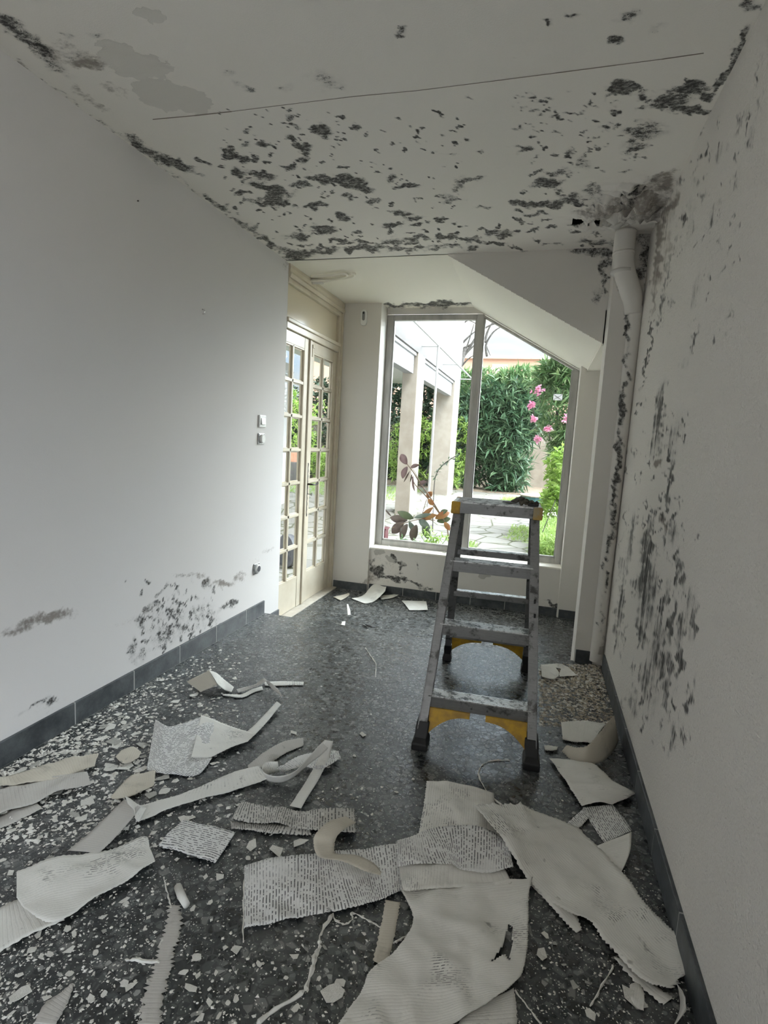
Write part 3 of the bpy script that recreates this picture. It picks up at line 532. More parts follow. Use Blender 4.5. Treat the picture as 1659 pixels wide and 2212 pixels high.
mb = MB(); mb.box(XD-0.02, XD+0.014, 4.315, 4.352, ZL+0.016, 2.16); mb.build('astragal', M['joinery'], d1, bevel=0.006)
# iron espagnolette plate, lever handle and key on the right leaf
mb = MB(); pl = []
zz = np.linspace(0.66, 1.13, 33)
for i, z in enumerate(zz):
    w = 0.0075+0.0035*math.sin(i*1.9)+(0.004 if i in (0, 1, 31, 32) else 0)
    pl.append((4.372, z, w))
n = len(pl)
vs = [(XD+0.001, y-w, z) for y, z, w in pl]+[(XD+0.001, y+w, z) for y, z, w in pl]+[(XD+0.007, y-w, z) for y, z, w in pl]+[(XD+0.007, y+w, z) for y, z, w in pl]
fs = []
for i in range(n-1):
    fs += [(2*n+i, 3*n+i, 3*n+i+1, 2*n+i+1), (i, i+1, n+i+1, n+i), (i, 2*n+i, 2*n+i+1, i+1), (n+i, n+i+1, 3*n+i+1, 3*n+i)]
fs += [(0, n, 3*n, 2*n), (n-1, 3*n-1, 4*n-1, 2*n-1)]
mb.add(vs, fs); hp = mb.build('lock_plate', M['iron'], d2); hp['label'] = 'black wrought iron lock plate'
mb = MB(); mb.tube([(XD+0.005, 4.374, 0.945), (XD+0.045, 4.376, 0.945), (XD+0.05, 4.40, 0.943), (XD+0.05, 4.45, 0.938), (XD+0.045, 4.50, 0.950), (XD+0.04, 4.515, 0.945)], [0.009,0.008,0.007,0.006,0.008,0.010], 8); mb.build('door_handle', M['iron'], d2, smooth=True)
mb = MB(); mb.tube([(XD+0.005, 4.374, 0.858), (XD+0.045, 4.376, 0.858)], 0.003, 6)
mb.tube([(XD+0.045, 4.376+0.012*math.sin(a), 0.858+0.012*math.cos(a)) for a in [k*math.pi/6 for k in range(13)]], 0.002, 6); mb.build('key', M['iron'], d2)
mb = MB(); mb.box(XD, XD+0.014, 4.365, 4.385, 2.03, 2.13); mb.box(XD+0.01, XD+0.02, 4.360, 4.39, 2.10, 2.125); mb.build('top_bolt', M['joinery'], d2, bevel=0.003)
# frame, transom rail, fixed cream panel over the doors, cornice
mb = MB()
mb.box(XD-0.06, XD+0.02, 4.957, YP-0.002, ZL, 2.53)
mb.box(XD-0.05, XD+0.030, 4.985, YP-0.002, ZL, 2.53)
for zz_ in (2.165, ): mb.box(XD-0.06, XD+0.018, 3.864, 4.957, 2.163, 2.215)
mb.box(XD-0.06, XD+0.030, 3.864, 4.975, 2.215, 2.245); mb.box(XD-0.06, XD+0.022, 4.925, 4.957, 2.245, 2.50)
mb.box(XD-0.05, XD+0.024, 3.864, 4.975, 2.49, 2.53)
solid('trim_4', mb, M['joinery'], bevel=0.005)
mb = MB(); mb.box(XD-0.04, XD-0.004, 3.74, 4.925, 2.245, 2.50); solid('trim_5', mb, mat_base('cream_gloss_panel', (0.66,0.58,0.43), 0.16))
mb = MB(); mb.prism([(XD-0.05, 2.53), (XD+0.034, 2.53), (XD+0.042, 2.556), (XD+0.030, 2.575), (XD+0.034, 2.60), (XD+0.030, ZC-0.004), (XD-0.05, ZC-0.004)], 'y', 3.864, YP-0.003); solid('trim_6', mb, M['joinery'], bevel=0.002)

# ------------------------------------------------------------------ small fittings
def switch_box(name, label, cat, y, z, w, h, kind):
    t = empty(name, (XL, y, z)); tag(t, label, cat)
    if kind == 'rocker':
        mb = MB(); mb.box(XL, XL+0.012, y-w/2, y+w/2, z-h/2, z+h/2); mb.build('cover_plate', M['white_plastic'], t, bevel=0.006)
        mb = MB(); mb.add([(XL+0.012, y-w*.3, z-h*.28),(XL+0.012, y+w*.3, z-h*.28),(XL+0.012, y+w*.3, z+h*.28),(XL+0.012, y-w*.3, z+h*.28),(XL+0.022, y-w*.28, z-h*.26),(XL+0.022, y+w*.28, z-h*.26),(XL+0.015, y+w*.28, z+h*.26),(XL+0.015, y-w*.28, z+h*.26)],[(0,3,2,1),(4,5,6,7),(0,1,5,4),(1,2,6,5),(2,3,7,6),(3,0,4,7)]); mb.build('rocker', M['white_plastic'], t, bevel=0.002)
    else:
        mb = MB(); mb.box(XL, XL+0.008, y-w/2, y+w/2, z-h/2, z+h/2); mb.build('mounting_plate', M['metal_plate'], t, bevel=0.003)
        for a, b in ((-1,-1),(1,1),(-1,1),(1,-1)):
            s_ = MB(); s_.tube([(XL+0.006, y+a*w*.38, z+b*h*.40), (XL+0.011, y+a*w*.38, z+b*h*.40)], 0.003, 8); s_.build('screw', M['metal_plate'], t)
        r = min(w, h)*0.40
        mb = MB(); mb.tube([(XL+0.004, y, z), (XL+0.020, y, z), (XL+0.024, y, z)], [r, r, r*0.85], 28); k = mb.build('knob' if kind == 'knob' else 'socket_ring', M['white_plastic'], t)
        if kind == 'socket':
            mb = MB(); mb.tube([(XL+0.022, y, z), (XL+0.026, y, z)], r*0.68, 24); mb.build('socket_insert', M['dark_plastic'], t)
    return t
switch_box('light_switch', 'white rocker light switch on the left wall beside the french door', 'light switch', 3.514, 1.445, 0.095, 0.088, 'rocker')
switch_box('dimmer_switch', 'round white knob on a bare metal plate, below the light switch', 'switch', 3.508, 1.321, 0.085, 0.078, 'knob')
switch_box('wall_socket', 'round socket on bare metal plate, low on the left wall above the slate baseboard', 'socket', 3.488, 0.379, 0.080, 0.080, 'socket')
p = Vector((XL, 2.798, 2.029)); mb = MB(); mb.tube([p+Vector((0,0,0.012)), p+Vector((0.01,0,0.012)), p+Vector((0.016,0,0.004)), p+Vector((0.013,0,-0.010)), p+Vector((0.004,0,-0.013))], 0.004, 8)
tag(mb.build('wall_hook', mat_base('chrome_hook', (0.8,0.8,0.8), 0.2, 0.9), smooth=True), 'tiny bright metal hook stub high on the bare left wall', 'hook')
p = at_x(297, 434, XL); mb = MB(); mb.tube([p, p+Vector((0.006, 0, 0))], 0.003, 8)
tag(mb.build('nail', M['iron']), 'dark nail head near the top of the left wall', 'nail')
# white oval sensor on the pier
t = empty('wall_sensor', (-1.71, YP, 2.50)); tag(t, 'white oval sensor box near the top of the pier left of the window', 'sensor')
c = at_y(787, 687, YP); pts = []
def stadium(cx, cz, w, h, n=10):
    r = w/2; s = h/2-r; out = []
    for k in range(n+1): a = math.pi*k/n; out.append((cx+r*math.cos(a), cz+s+r*math.sin(a)))
    for k in range(n+1): a = math.pi+math.pi*k/n; out.append((cx+r*math.cos(a), cz-s+r*math.sin(a)))
    return out
mb = MB(); mb.prism(stadium(c.x, c.z, 0.062, 0.150), 'y', YP-0.024, YP+0.001); mb.build('housing', M['white_plastic'], t, bevel=0.006)
mb = MB(); mb.prism(stadium(c.x, c.z+0.015, 0.026, 0.082), 'y', YP-0.028, YP-0.02); mb.build('sensor_window', mat_base('grey_plastic_lens', (0.22,0.23,0.23), 0.3), t, bevel=0.002)
mb = MB(); mb.prism(stadium(c.x, c.z+0.040, 0.014, 0.018), 'y', YP-0.031, YP-0.026); mb.build('lens', M['rubber'], t)
# U-bent painted pipe under the clean ceiling
t = empty('ceiling_pipe', (-1.8, 4.2, ZC-0.02)); tag(t, 'white painted U-bent pipe fixed under the clean ceiling above the doors', 'pipe')
def arc_path(pts, k=6):
    P_ = [Vector(p) for p in pts]; out = []
    for i in range(len(P_)-1):
        p0, p1, p2, p3 = P_[max(i-1,0)], P_[i], P_[i+1], P_[min(i+2, len(P_)-1)]
        for j in range(k):
            s = j/k; out.append(0.5*((2*p1)+(p2-p0)*s+(2*p0-5*p1+4*p2-p3)*s*s+(3*p1-p0-3*p2+p3)*s**3))
    out.append(P_[-1]); return out
zz_ = ZC-0.022
mb = MB(); mb.tube(arc_path([at_z(x, y, zz_) for x, y in [(668,606),(700,605),(735,603),(752,600),(764,597),(766,592),(757,591)]]), 0.010, 10); mb.build('outer_tube', M['ext_ceiling'], t, smooth=True)
mb = MB(); mb.tube(arc_path([at_z(x, y, zz_) for x, y in [(668,610),(700,609),(730,603),(744,599),(750,594),(740,591),(700,596),(672,597)]]), 0.010, 10); mb.build('inner_tube', M['ext_ceiling'], t, smooth=True)
mb = MB(); mb.tube([at_z(667, 608, zz_), at_z(698, 608, zz_)], 0.022, 12); mb.build('sleeve', M['wall_w'], t, smooth=True)
# drain pipe: elbow out of the ceiling, then down the corner
t = empty('drain_pipe', (0.452, YS-0.01, 0)); tag(t, 'white painted drainpipe with elbow running down the mouldy corner beside the pillar', 'pipe')
pth = arc_path([(0.345, YS-0.075, ZC-0.01), (0.343, YS-0.075, 2.52), (0.355, YS-0.07, 2.42), (0.395, YS-0.045, 2.33), (0.425, YS-0.02, 2.26), (0.438, YS-0.008, 2.18)])
mb = MB(); mb.tube(pth, [0.058]*(len(pth)-8)+[0.056,0.054,0.052,0.050,0.049,0.048,0.047,0.046], 20)
mb.build('elbow', M['wall_w'], t, smooth=True)
for zc_ in (2.50, 2.40):
    mb = MB(); mb.tube([(0.344, YS-0.075, zc_+0.008), (0.345, YS-0.075, zc_-0.008)], 0.061, 20); mb.build('collar', M['wall_w'], t, smooth=True)
nseg = 120; vs = []; ring = 14
zs = np.linspace(2.22, 0.03, nseg)
for z in zs:
    for k in range(ring):
        a = 2*math.pi*k/ring; vs.append((0.452+0.040*math.cos(a)-0.010*(2.2-z)/2.2, YS-0.006+0.036*math.sin(a), z))
fs = [(i*ring+k, i*ring+(k+1) % ring, (i+1)*ring+(k+1) % ring, (i+1)*ring+k) for i in range(nseg-1) for k in range(ring)]
fs = [f for f in fs if not (vs[f[0]][2] < 0.15 and sum(vs[i][0] for i in f)/4 > 0.452 and sum(vs[i][1] for i in f)/4 < YS-0.018 and math.sin(vs[f[0]][2]*60) > -0.4)]
me = bpy.data.meshes.new('pipe_run'); me.from_pydata(vs, [], fs); V_ = np.array(vs)
for nm, a in (('mould', stain(V_, PF_M)), ('brown', stain(V_, PF_B)), ('peel', np.zeros(len(vs)))):
    at = me.attributes.new(nm, 'FLOAT', 'POINT'); at.data.foreach_set('value', a.astype(np.float32))
me.materials.append(M['wall_w']); me.polygons.foreach_set('use_smooth', [True]*len(me.polygons))
o = bpy.data.objects.new('pipe_run', me); COL.objects.link(o); o.parent = t; o.matrix_parent_inverse = Matrix.Translation(-t.location)

# ------------------------------------------------------------------ step ladder
LAD = empty('step_ladder', (-0.20, 2.80, 0), math.radians(3.0)); tag(LAD, 'aluminium A-frame step ladder with yellow braces and black rubber feet', 'ladder')
LAD_M = Matrix.Translation((-0.20, 2.80, 0)) @ Matrix.Rotation(math.radians(3.0), 4, 'Z')
def lad(mb, name, mat, parent=None, **k):
    o = mb.build(name, mat, None, **k); o.parent = parent or LAD; return o
HB, HT = 0.243, 0.186      # half width at floor / top (rail centres)
YF0, YF1, YR0, YR1 = -0.525, -0.085, 0.535, 0.075
def hw(z): return HB+(HT-HB)*z/1.03
def yf(z): return YF0+(YF1-YF0)*z/1.03
def yr(z): return YR0+(YR1-YR0)*z/1.03
for s in (-1, 1):
    for nm, ff, dep in (('front_rail', yf, 0.068), ('rear_rail', yr, 0.045)):
        mb = MB(); zs0 = 0.07
        a = Vector((s*hw(zs0), ff(zs0), zs0)); b = Vector((s*hw(1.03), ff(1.03), 1.03))
        mb.beam(a+Vector((s*0.018,0,0)), b+Vector((s*0.018,0,0)), 0.004, dep, side=(1,0,0))        # web
        for e in (-1, 1): 
            off = Vector((0, e*(dep/2-0.002), 0)); mb.beam(a+off, b+off, 0.038, 0.004, side=(1,0,0))
        o = lad(mb, nm, M['alu'], bevel=0.001)
        if nm == 'front_rail' and s == 1:
            for z in (0.60, 0.66):
                h_ = MB(); h_.tube([(s*hw(z)+0.004, yf(z)-dep/2-0.0025, z-0.009), (s*hw(z)+0.004, yf(z)-dep/2-0.0025, z+0.009)], 0.0045, 10); lad(h_, 'slot', M['rubber'], o)
        # rubber foot
        fm = MB(); w0, w1 = (0.030, 0.036) if nm == 'front_rail' else (0.024, 0.028); d0, d1_ = (0.042, 0.050) if nm == 'front_rail' else (0.030, 0.036)
        rings = [(0.0, w1, d1_), (0.03, w1*0.98, d1_), (0.05, w0*0.9, d0*0.85), (0.085, w0, d0*0.88), (0.115, w0*0.95, d0*0.86)]
        vs = []
        for z, w, d in rings:
            cx, cy = s*hw(max(z, 0.03)), ff(max(z, 0.03))
            vs += [(cx-w, cy-d, z), (cx+w, cy-d, z), (cx+w, cy+d, z), (cx-w, cy+d, z)]
        fs = [(3,2,1,0), (16,17,18,19)]+[(4*i+k, 4*i+(k+1) % 4, 4*i+4+(k+1) % 4, 4*i+4+k) for i in range(4) for k in range(4)]
        fm.add(vs, fs); lad(fm, 'rubber_foot', M['rubber'], bevel=0.005)
for i, z in enumerate((0.215, 0.515, 0.795)):
    w = hw(z)-0.004; yy = yf(z)
    mb = MB(); mb.box(-w, w, yy-0.034, yy-0.030, z-0.048, z); mb.box(-w, w, yy+0.042, yy+0.046, z-0.030, z)
    o = lad(mb, 'step', M['alu'], bevel=0.001)
    tm = MB(); tm.box(-w, w, yy-0.034, yy+0.046, z, z+0.003)
    for k in range(7): tm.box(-w, w, yy-0.033+k*0.0125, yy-0.0285+k*0.0125, z+0.003, z+0.0055)
    lad(tm, 'tread', M['alu_tread'], o)
    for xx in ((-0.03,) if i == 0 else ()) + ((0.04,) if i == 0 else ()):
        r_ = MB(); r_.tube([(xx, yy-0.038, z-0.026), (xx, yy-0.033, z-0.026)], 0.005, 8); lad(r_, 'rivet', M['dark_plastic'], o)
for z in (0.215, 0.515, 0.785):
    w = hw(z)-0.004; yy = yr(z)
    mb = MB(); mb.box(-w, w, yy-0.022, yy+0.022, z-0.030, z); o = lad(mb, 'rear_rung', M['alu'], bevel=0.002)
    tm = MB(); tm.box(-w, w, yy-0.022, yy+0.022, z, z+0.004); lad(tm, 'tread', M['alu_tread'], o)
# arched yellow braces
def brace(ff, nm, dy):
    for s in (-1, 1):
        top = 0.168 if nm == 'front_brace' else 0.185; N = 14; pts_o = []; pts_i = []
        for k in range(N+1):
            t_ = k/N; x = s*(0.035+(hw(0.12)-0.022-0.035)*t_)
            zi = top-0.022 - 0.072*(t_**2.4)*1.15
            pts_i.append((x, zi)); pts_o.append((x, top))
        vs = []
        for k in range(N+1):
            for (x, z) in (pts_o[k], pts_i[k]):
                y = ff(z); vs += [(x, y-dy, z), (x, y+dy, z)]
        fs = []
        for k in range(N):
            a = 4*k; b = a+4; fs += [(a, b, b+2, a+2), (a+1, a+3, b+3, b+1), (a, a+1, b+1, b), (a+2, b+2, b+3, a+3)]
        fs += [(0, 2, 3, 1), (4*N, 4*N+1, 4*N+3, 4*N+2)]
        mb = MB(); mb.add(vs, fs); lad(mb, nm, M['yellow'])
brace(yf, 'front_brace', 0.022); brace(yr, 'rear_brace', 0.014)
# top cap
w = 0.214
mb = MB(); mb.box(-w, w, -0.135, -0.131, 1.022, 1.072); mb.box(-w, w, 0.131, 0.135, 1.022, 1.072); mb.box(-w, -w+0.004, -0.131, 0.131, 1.022, 1.072); mb.box(w-0.004, w, -0.131, 0.131, 1.022, 1.072)
o = lad(mb, 'top_cap', M['alu'], bevel=0.001)
tm = MB(); tm.box(-w, w, -0.135, 0.135, 1.072, 1.076)
for k in range(20): tm.box(-w+0.02, w-0.02, -0.128+k*0.013, -0.123+k*0.013, 1.076, 1.0785)
lad(tm, 'top_tread', M['alu_tread'])
for s in (-1, 1):
    for e in (-1, 1):
        mb = MB(); x0, x1 = (s*(w-0.040), s*(w+0.004)) if s > 0 else (s*(w+0.004), s*(w-0.040)); y0, y1 = (0.105, 0.1385) if e > 0 else (-0.1385, -0.105)
        mb.box(x0, x1, y0, y1, 1.018, 1.0775); lad(mb, 'corner_bracket', M['yellow'] if s < 0 else M['yellow_grey'], bevel=0.004)

# plaster-covered scraper and rag on the ladder top
lm = LAD_M
mb = MB(); a = lm@Vector((0.075, 0.00, 1.083)); b = lm@Vector((0.125, 0.055, 1.105))
mb.beam(a, b, 0.028, 0.012, side=(1,0,0)); mb.build
t = empty('scraper', a); tag(t, 'dark dirty scraper lying open on the right part of the ladder top', 'scraper')
mb.build('scraper_handle', simple_noise('dirt_caked_handle', (0.05,0.045,0.04), (0.16,0.15,0.13), 40, 0.8, bump=0.6), t, bevel=0.003)
mb = MB(); a2 = lm@Vector((0.045, -0.04, 1.083)); mb.beam(a2, a, 0.050, 0.003, side=(1,0,0)); mb.build('scraper_blade', M['dark_flake'], t)
mb = MB(); a3 = lm@Vector((0.100, 0.065, 1.100)); mb.beam(a, a3, 0.014, 0.008, side=(1,0,0)); mb.build('second_blade', M['dark_flake'], t)
t = empty('rolled_rag', lm@Vector((0.15, -0.06, 1.0785))); tag(t, 'dark dirty lump of rolled rag at the right corner of the ladder top', 'rag')
pth = arc_path([lm@Vector(p) for p in [(0.108,-0.085,1.090),(0.128,-0.088,1.097),(0.150,-0.080,1.096),(0.172,-0.072,1.089),(0.192,-0.06,1.086)]], 5)
mb = MB(); mb.tube(pth, [0.008+0.009*abs(math.sin(i*0.55+0.6)) for i in range(len(pth))], 9); mb.build('roll', simple_noise('grimy_cloth', (0.05,0.045,0.038), (0.20,0.18,0.14), 55, 0.9, bump=0.8), t, smooth=True)
mb = MB(); mb.tube([lm@Vector((0.150,-0.080,1.085)), lm@Vector((0.190,-0.095,1.082))], [0.010,0.005], 7); mb.build('loose_end', M['dark_flake'], t, smooth=True)

# ------------------------------------------------------------------ peeled paper on the floor
def lerp_path(P_, t):
    n = len(P_)-1; x = t*n; i = min(int(x), n-1); s = x-i
    p0, p1, p2, p3 = P_[max(i-1, 0)], P_[i], P_[i+1], P_[min(i+2, n)]
    return 0.5*((2*p1)+(p2-p0)*s+(2*p0-5*p1+4*p2-p3)*s*s+(3*p1-p0-3*p2+p3)*s**3)
SHEET_N = [0]
def sheet(name, label, A, B, mat, z0=0.004, amp=0.006, jag=0.0035, bend=None, floor=0.0, cut=None, fringe=False, cat='paper', group=None, th=0.0014, straight=False, bow=0.0, seed=None):
    """a piece of peeled paper between two traced edges; points are (px, py[, height])"""
    SHEET_N[0] += 1; sd = seed or SHEET_N[0]*7.31
    def P3(p):
        z = floor + z0 + (p[2] if len(p) > 2 else 0.0); q = at_z(p[0], p[1], z); return q
    A3 = [P3(p) for p in A]; B3 = [P3(p) for p in B]
    LA = sum((a-b).length for a, b in zip(A3, A3[1:])); LW = max((a-b).length for a, b in zip(A3, B3))
    nu = max(8, min(160, int(LA/0.0065))); nv = max(4, min(40, int(LW/0.012))) if not cut else 70
    if cut: nu = 200
    q_ = random.Random(int(sd*10)); cA, cB = sum(A3, Vector())/len(A3), sum(B3, Vector())/len(B3); cc_ = (cA+cB)/2; folds = []
    if amp > 0.006:
        for _ in range(1+int(LA/0.25)):
            a_ = q_.uniform(0, math.pi); k_ = q_.randrange(len(A3)); o_ = A3[k_].lerp(B3[min(k_, len(B3)-1)], q_.uniform(.1, .9)); folds.append((math.cos(a_), math.sin(a_), o_.x, o_.y, q_.uniform(.004, .011), q_.uniform(.018, .04), q_.uniform(.08, .25)))
    V = []; UV = []
    for i in range(nu+1):
        t_ = i/nu; fn = (lambda P_, t: P_[min(int(t*(len(P_)-1)), len(P_)-2)].lerp(P_[min(int(t*(len(P_)-1)), len(P_)-2)+1], t*(len(P_)-1)-min(int(t*(len(P_)-1)), len(P_)-2))) if straight else lerp_path
        a = fn(A3, t_); b = fn(B3, t_); d = (b-a); W_ = d.length; dn = d/W_ if W_ > 1e-6 else d
        ja = (rnd.uniform(0, 1)+(i % 2))*jag*0.7; jb = (rnd.uniform(0, 1)+((i+1) % 2))*jag*0.7
        for j in range(nv+1):
            s = j/nv; p = a.lerp(b, s)
            if j == 0: p = p - dn*ja
            if j == nv: p = p + dn*jb
            if i in (0, nu) and fringe: 
                tt = (lerp_path(A3, min(1, t_+0.02))-lerp_path(A3, max(0, t_-0.02))).normalized(); p = p + tt*(rnd.uniform(0, 0.018)*(1 if i == nu else -1))
            n_ = mnoise.fractal(Vector((p.x*5, p.y*5, sd)), 0.8, 2.1, 3)
            n2 = mnoise.noise(Vector((p.x*16, p.y*16, sd+3)))
            edge = 1.0
            for ca_, sa_, ox_, oy_, hh_, ww_, ll_ in folds:
                dd_ = abs((p.x-ox_)*ca_+(p.y-oy_)*sa_); tt_ = abs(-(p.x-ox_)*sa_+(p.y-oy_)*ca_)
                if dd_ < ww_ and tt_ < ll_: p = Vector((p.x, p.y, p.z+hh_*(1-dd_/ww_)*(1-(tt_/ll_)**2)))
            p = Vector((p.x, p.y, max(floor+0.0015, p.z + amp*(0.5+n_*1.1)*edge + amp*0.4*n2*(s*(1-s)*4*0.5+0.5) + bow*4*s*(1-s))))
            V.append(p); UV.append((t_*LA, s*W_))
    F = []
    for i in range(nu):
        for j in range(nv):
            a = i*(nv+1)+j; F.append((a, a+1, a+nv+2, a+nv+1))
    if cut:
        C = np.array([[sum(V[k][c] for k in f)/4 for c in range(3)] for f in F]); px, py = to_px(C)
        keep = []
        for f, x, y in zip(F, px, py):
            ins = False
            for poly in cut:
                c_ = False; j = len(poly)-1
                for i in range(len(poly)):
                    if (poly[i][1] > y) != (poly[j][1] > y) and x < (poly[j][0]-poly[i][0])*(y-poly[i][1])/(poly[j][1]-poly[i][1])+poly[i][0]: c_ = not c_
                    j = i
                ins |= c_
            if not ins: keep.append(f)
        F = keep
    me = bpy.data.meshes.new(name); me.from_pydata([tuple(v) for v in V], [], F)
    uvl = me.uv_layers.new(name='UVMap'); 
    for l in me.loops: uvl.data[l.index].uv = UV[l.vertex_index]
    me.materials.append(M[mat]); me.polygons.foreach_set('use_smooth', [True]*len(me.polygons)); me.update()
    o = bpy.data.objects.new(name, me); COL.objects.link(o)
    md = o.modifiers.new('thickness', 'SOLIDIFY'); md.thickness = th; md.offset = 1
    tag(o, label, cat, group)
    return o
S = sheet
# near camera
S('paper_sheet', 'broad cream sheet of peeled paper in the front, running out of the bottom edge', [(868,1925),(885,1955),(895,1985),(884,2022),(850,2066),(801,2108),(785,2145),(745,2212),(700,2290)], [(1147,1905),(1140,1940),(1139,1975),(1139,2012),(1137,2048),(1129,2095),(1112,2128),(1060,2168),(985,2212)], 'paper', z0=0.012, amp=0.018, cut=[[(1098,1996),(1106,2000),(1107,2045),(1100,2075),(1090,2060),(1060,2078),(1088,2040)]])
S('paper_sheet', 'darker paper piece peeping out from under the broad front sheet, at the bottom', [(1050,2165),(1030,2180),(1000,2200),(980,2240)], [(1108,2135),(1112,2160),(1114,2190),(1117,2250)], 'paper', z0=0.003, amp=0.003)
S('paper_strip', 'long cross-ribbed strip lying left to right in front, beneath the curled shaving', [(528,1875),(600,1862),(681,1851),(732,1844),(800,1836),(866,1824)], [(527,2006),(600,1993),(681,1978),(771,1960),(820,1947),(872,1920)], 'paper_rib', z0=0.004, amp=0.010, jag=0.004)
S('paper_sheet', 'folded paper layer tucked under the knee-shaped sheet, right of the long ribbed strip', [(860,1862),(885,1866),(960,1860),(1080,1862)], [(868,1918),(882,1928),(957,1918),(1105,1910)], 'paper', z0=0.019, amp=0.008)
S('paper_sheet', 'upright stained sheet whose top edge points to the ladder foot', [(923,1692),(917,1740),(908,1792),(900,1830)], [(1065,1714),(1072,1760),(1090,1800),(1100,1835)], 'paper_x', z0=0.010, amp=0.012, bow=0.012)
S('paper_strip', 'spotted strip lying crosswise over the foot of the stained upright sheet', [(858,1822),(895,1811),(935,1795),(1000,1788),(1062,1800),(1100,1830)], [(858,1875),(905,1871),(970,1868),(1000,1880),(1060,1884),(1108,1878)], 'paper_rib', z0=0.030, amp=0.010)
S('paper_strip', 'longest fringed strip, running from the pile down to the right-hand baseboard', [(1028,1740,.035),(1066,1792,.05),(1104,1846,.035),(1142,1899,.01),(1185,1942),(1232,1978),(1275,1992),(1308,2036),(1363,2100),(1400,2128),(1443,2137)], [(1124,1743,.02),(1180,1765,.01),(1236,1787),(1288,1829),(1336,1884),(1365,1920),(1391,1956),(1415,1982),(1441,2008),(1481,2049),(1494,2088)], 'paper_x', z0=0.012, amp=0.013, jag=0.006, fringe=True)
S('paper_strip', 'narrow torn tongue beside the longest fringed strip, pointing to the bottom', [(1140,1905),(1180,1946),(1215,1985),(1247,2016)], [(1175,1915),(1212,1952),(1240,1975),(1254,2012)], 'paper_x', z0=0.008, amp=0.006, jag=0.006)
S('paper_strip', 'frayed narrow strip torn along the lower edge of the longest strip', [(1330,2070),(1362,2108),(1400,2142),(1436,2168)], [(1345,2074),(1382,2104),(1415,2132),(1450,2158)], 'paper_x', z0=0.004, amp=0.004, jag=0.007)
S('paper_strip', 'cream strip lying between the ladder foot and the right-hand baseboard', [(1188,1639),(1210,1672),(1233,1706),(1257,1746)], [(1288,1657),(1322,1690),(1369,1719),(1321,1742)], 'paper', z0=0.008, amp=0.012, bow=0.012)
S('paper_strip', 'heavily ribbed strip continuing below the cream strip by the right baseboard', [(1260,1745),(1272,1768),(1290,1795),(1307,1820)], [(1322,1742),(1336,1758),(1350,1775),(1364,1797)], 'paper_rib_x', z0=0.005, amp=0.006)
S('paper_strip', 'smooth folded-back flap at the lower end of the ribbed strip by the right baseboard', [(1364,1798,.03),(1362,1835,.02),(1352,1865,.01),(1340,1888)], [(1290,1828,.01),(1300,1848,.0),(1318,1868),(1336,1886)], 'paper', z0=0.006, amp=0.004, jag=0.0)
S('paper_scrap', 'small ribbed scrap between the longest strip and the ribbed strip on the right', [(1222,1785),(1243,1765),(1262,1748)], [(1240,1796),(1258,1782),(1276,1762)], 'paper_rib', z0=0.004, amp=0.004)
S('paper_strip', 'curled strip standing on edge, curving up against the right-hand baseboard', [(1214,1622),(1250,1650),(1295,1646),(1325,1622),(1336,1598)], [(1222,1612,.02),(1262,1616,.06),(1292,1590,.10),(1314,1562,.13),(1327,1548,.13)], 'paper_warm', z0=0.004, amp=0.003, jag=0.006)
S('paper_scrap', 'bright rough-edged rectangle of paper on the floor right of the ladder', [(1212,1563),(1240,1560),(1275,1562),(1308,1566)], [(1215,1598),(1238,1603),(1262,1604),(1278,1606)], 'paper', z0=0.004, amp=0.006, jag=0.006)
S('paper_scrap', 'little white chip of paper behind the right front ladder foot', [(1175,1611),(1190,1612),(1205,1616)], [(1177,1622),(1190,1624),(1203,1622)], 'paper', z0=0.004, amp=0.008)
# left side
S('paper_sheet', 'fan-shaped ribbed sheet lying left of centre by the drift of flakes', [(336,1556,.02),(362,1572,.03),(395,1566,.03),(436,1553,.03),(462,1562,.02)], [(317,1663),(345,1670),(385,1674),(428,1674),(458,1640)], 'paper_rib_x', z0=0.006, amp=0.008, jag=0.002)
S('paper_sheet', 'pointed paper piece overlapping the right side of the fan-shaped ribbed sheet', [(434,1551,.02),(470,1562,.01),(510,1576),(553,1594)], [(412,1640,.01),(452,1637),(480,1626),(549,1597)], 'paper_x', z0=0.014, amp=0.010)
S('paper_strip', 'narrow straight strip leaning from the pointed sheet up to the tangle', [(598,1516,.01),(570,1546),(540,1576),(516,1594)], [(607,1522,.01),(583,1552),(553,1585),(532,1603)], 'paper', z0=0.014, amp=0.003, jag=0.001)
S('paper_strip', 'white straight strip end pointing right from the tangle, in mid floor', [(571,1474),(600,1473),(630,1473),(656,1474)], [(572,1482),(600,1482),(630,1481),(655,1481)], 'paper', z0=0.004, amp=0.002, jag=0.001)
S('paper_tangle', 'twisted narrow strip forming the tangle beyond the ribbed sheets', [(511,1492),(530,1486,.01),(552,1480,.02),(567,1470,.03),(578,1480,.02),(590,1494,.01),(604,1504)], [(514,1497),(532,1494),(555,1486,.01),(572,1474,.04),(584,1478,.03),(600,1492,.02),(609,1509,.01)], 'paper_grey', z0=0.004, amp=0.008)
S('paper_tangle', 'thin limp strip trailing left from the twisted tangle', [(480,1500),(520,1502),(545,1490),(566,1484)], [(482,1503),(522,1507),(549,1495),(568,1490)], 'paper', z0=0.004, amp=0.005)
S('crumpled_paper', 'crumpled tent of grey paper beyond the fan-shaped sheet, near the left wall', [(404,1475),(420,1466,.02),(436,1458,.04),(452,1450,.06)], [(433,1498),(445,1492,.01),(458,1486,.03),(469,1480,.04)], 'paper_warm', z0=0.004, amp=0.006)
S('crumpled_paper', 'white side flap of the crumpled tent of paper near the left wall', [(452,1450,.06),(466,1455,.045),(482,1468,.02),(505,1488)], [(469,1480,.04),(478,1488,.02),(488,1495),(500,1498)], 'paper', z0=0.004, amp=0.006)
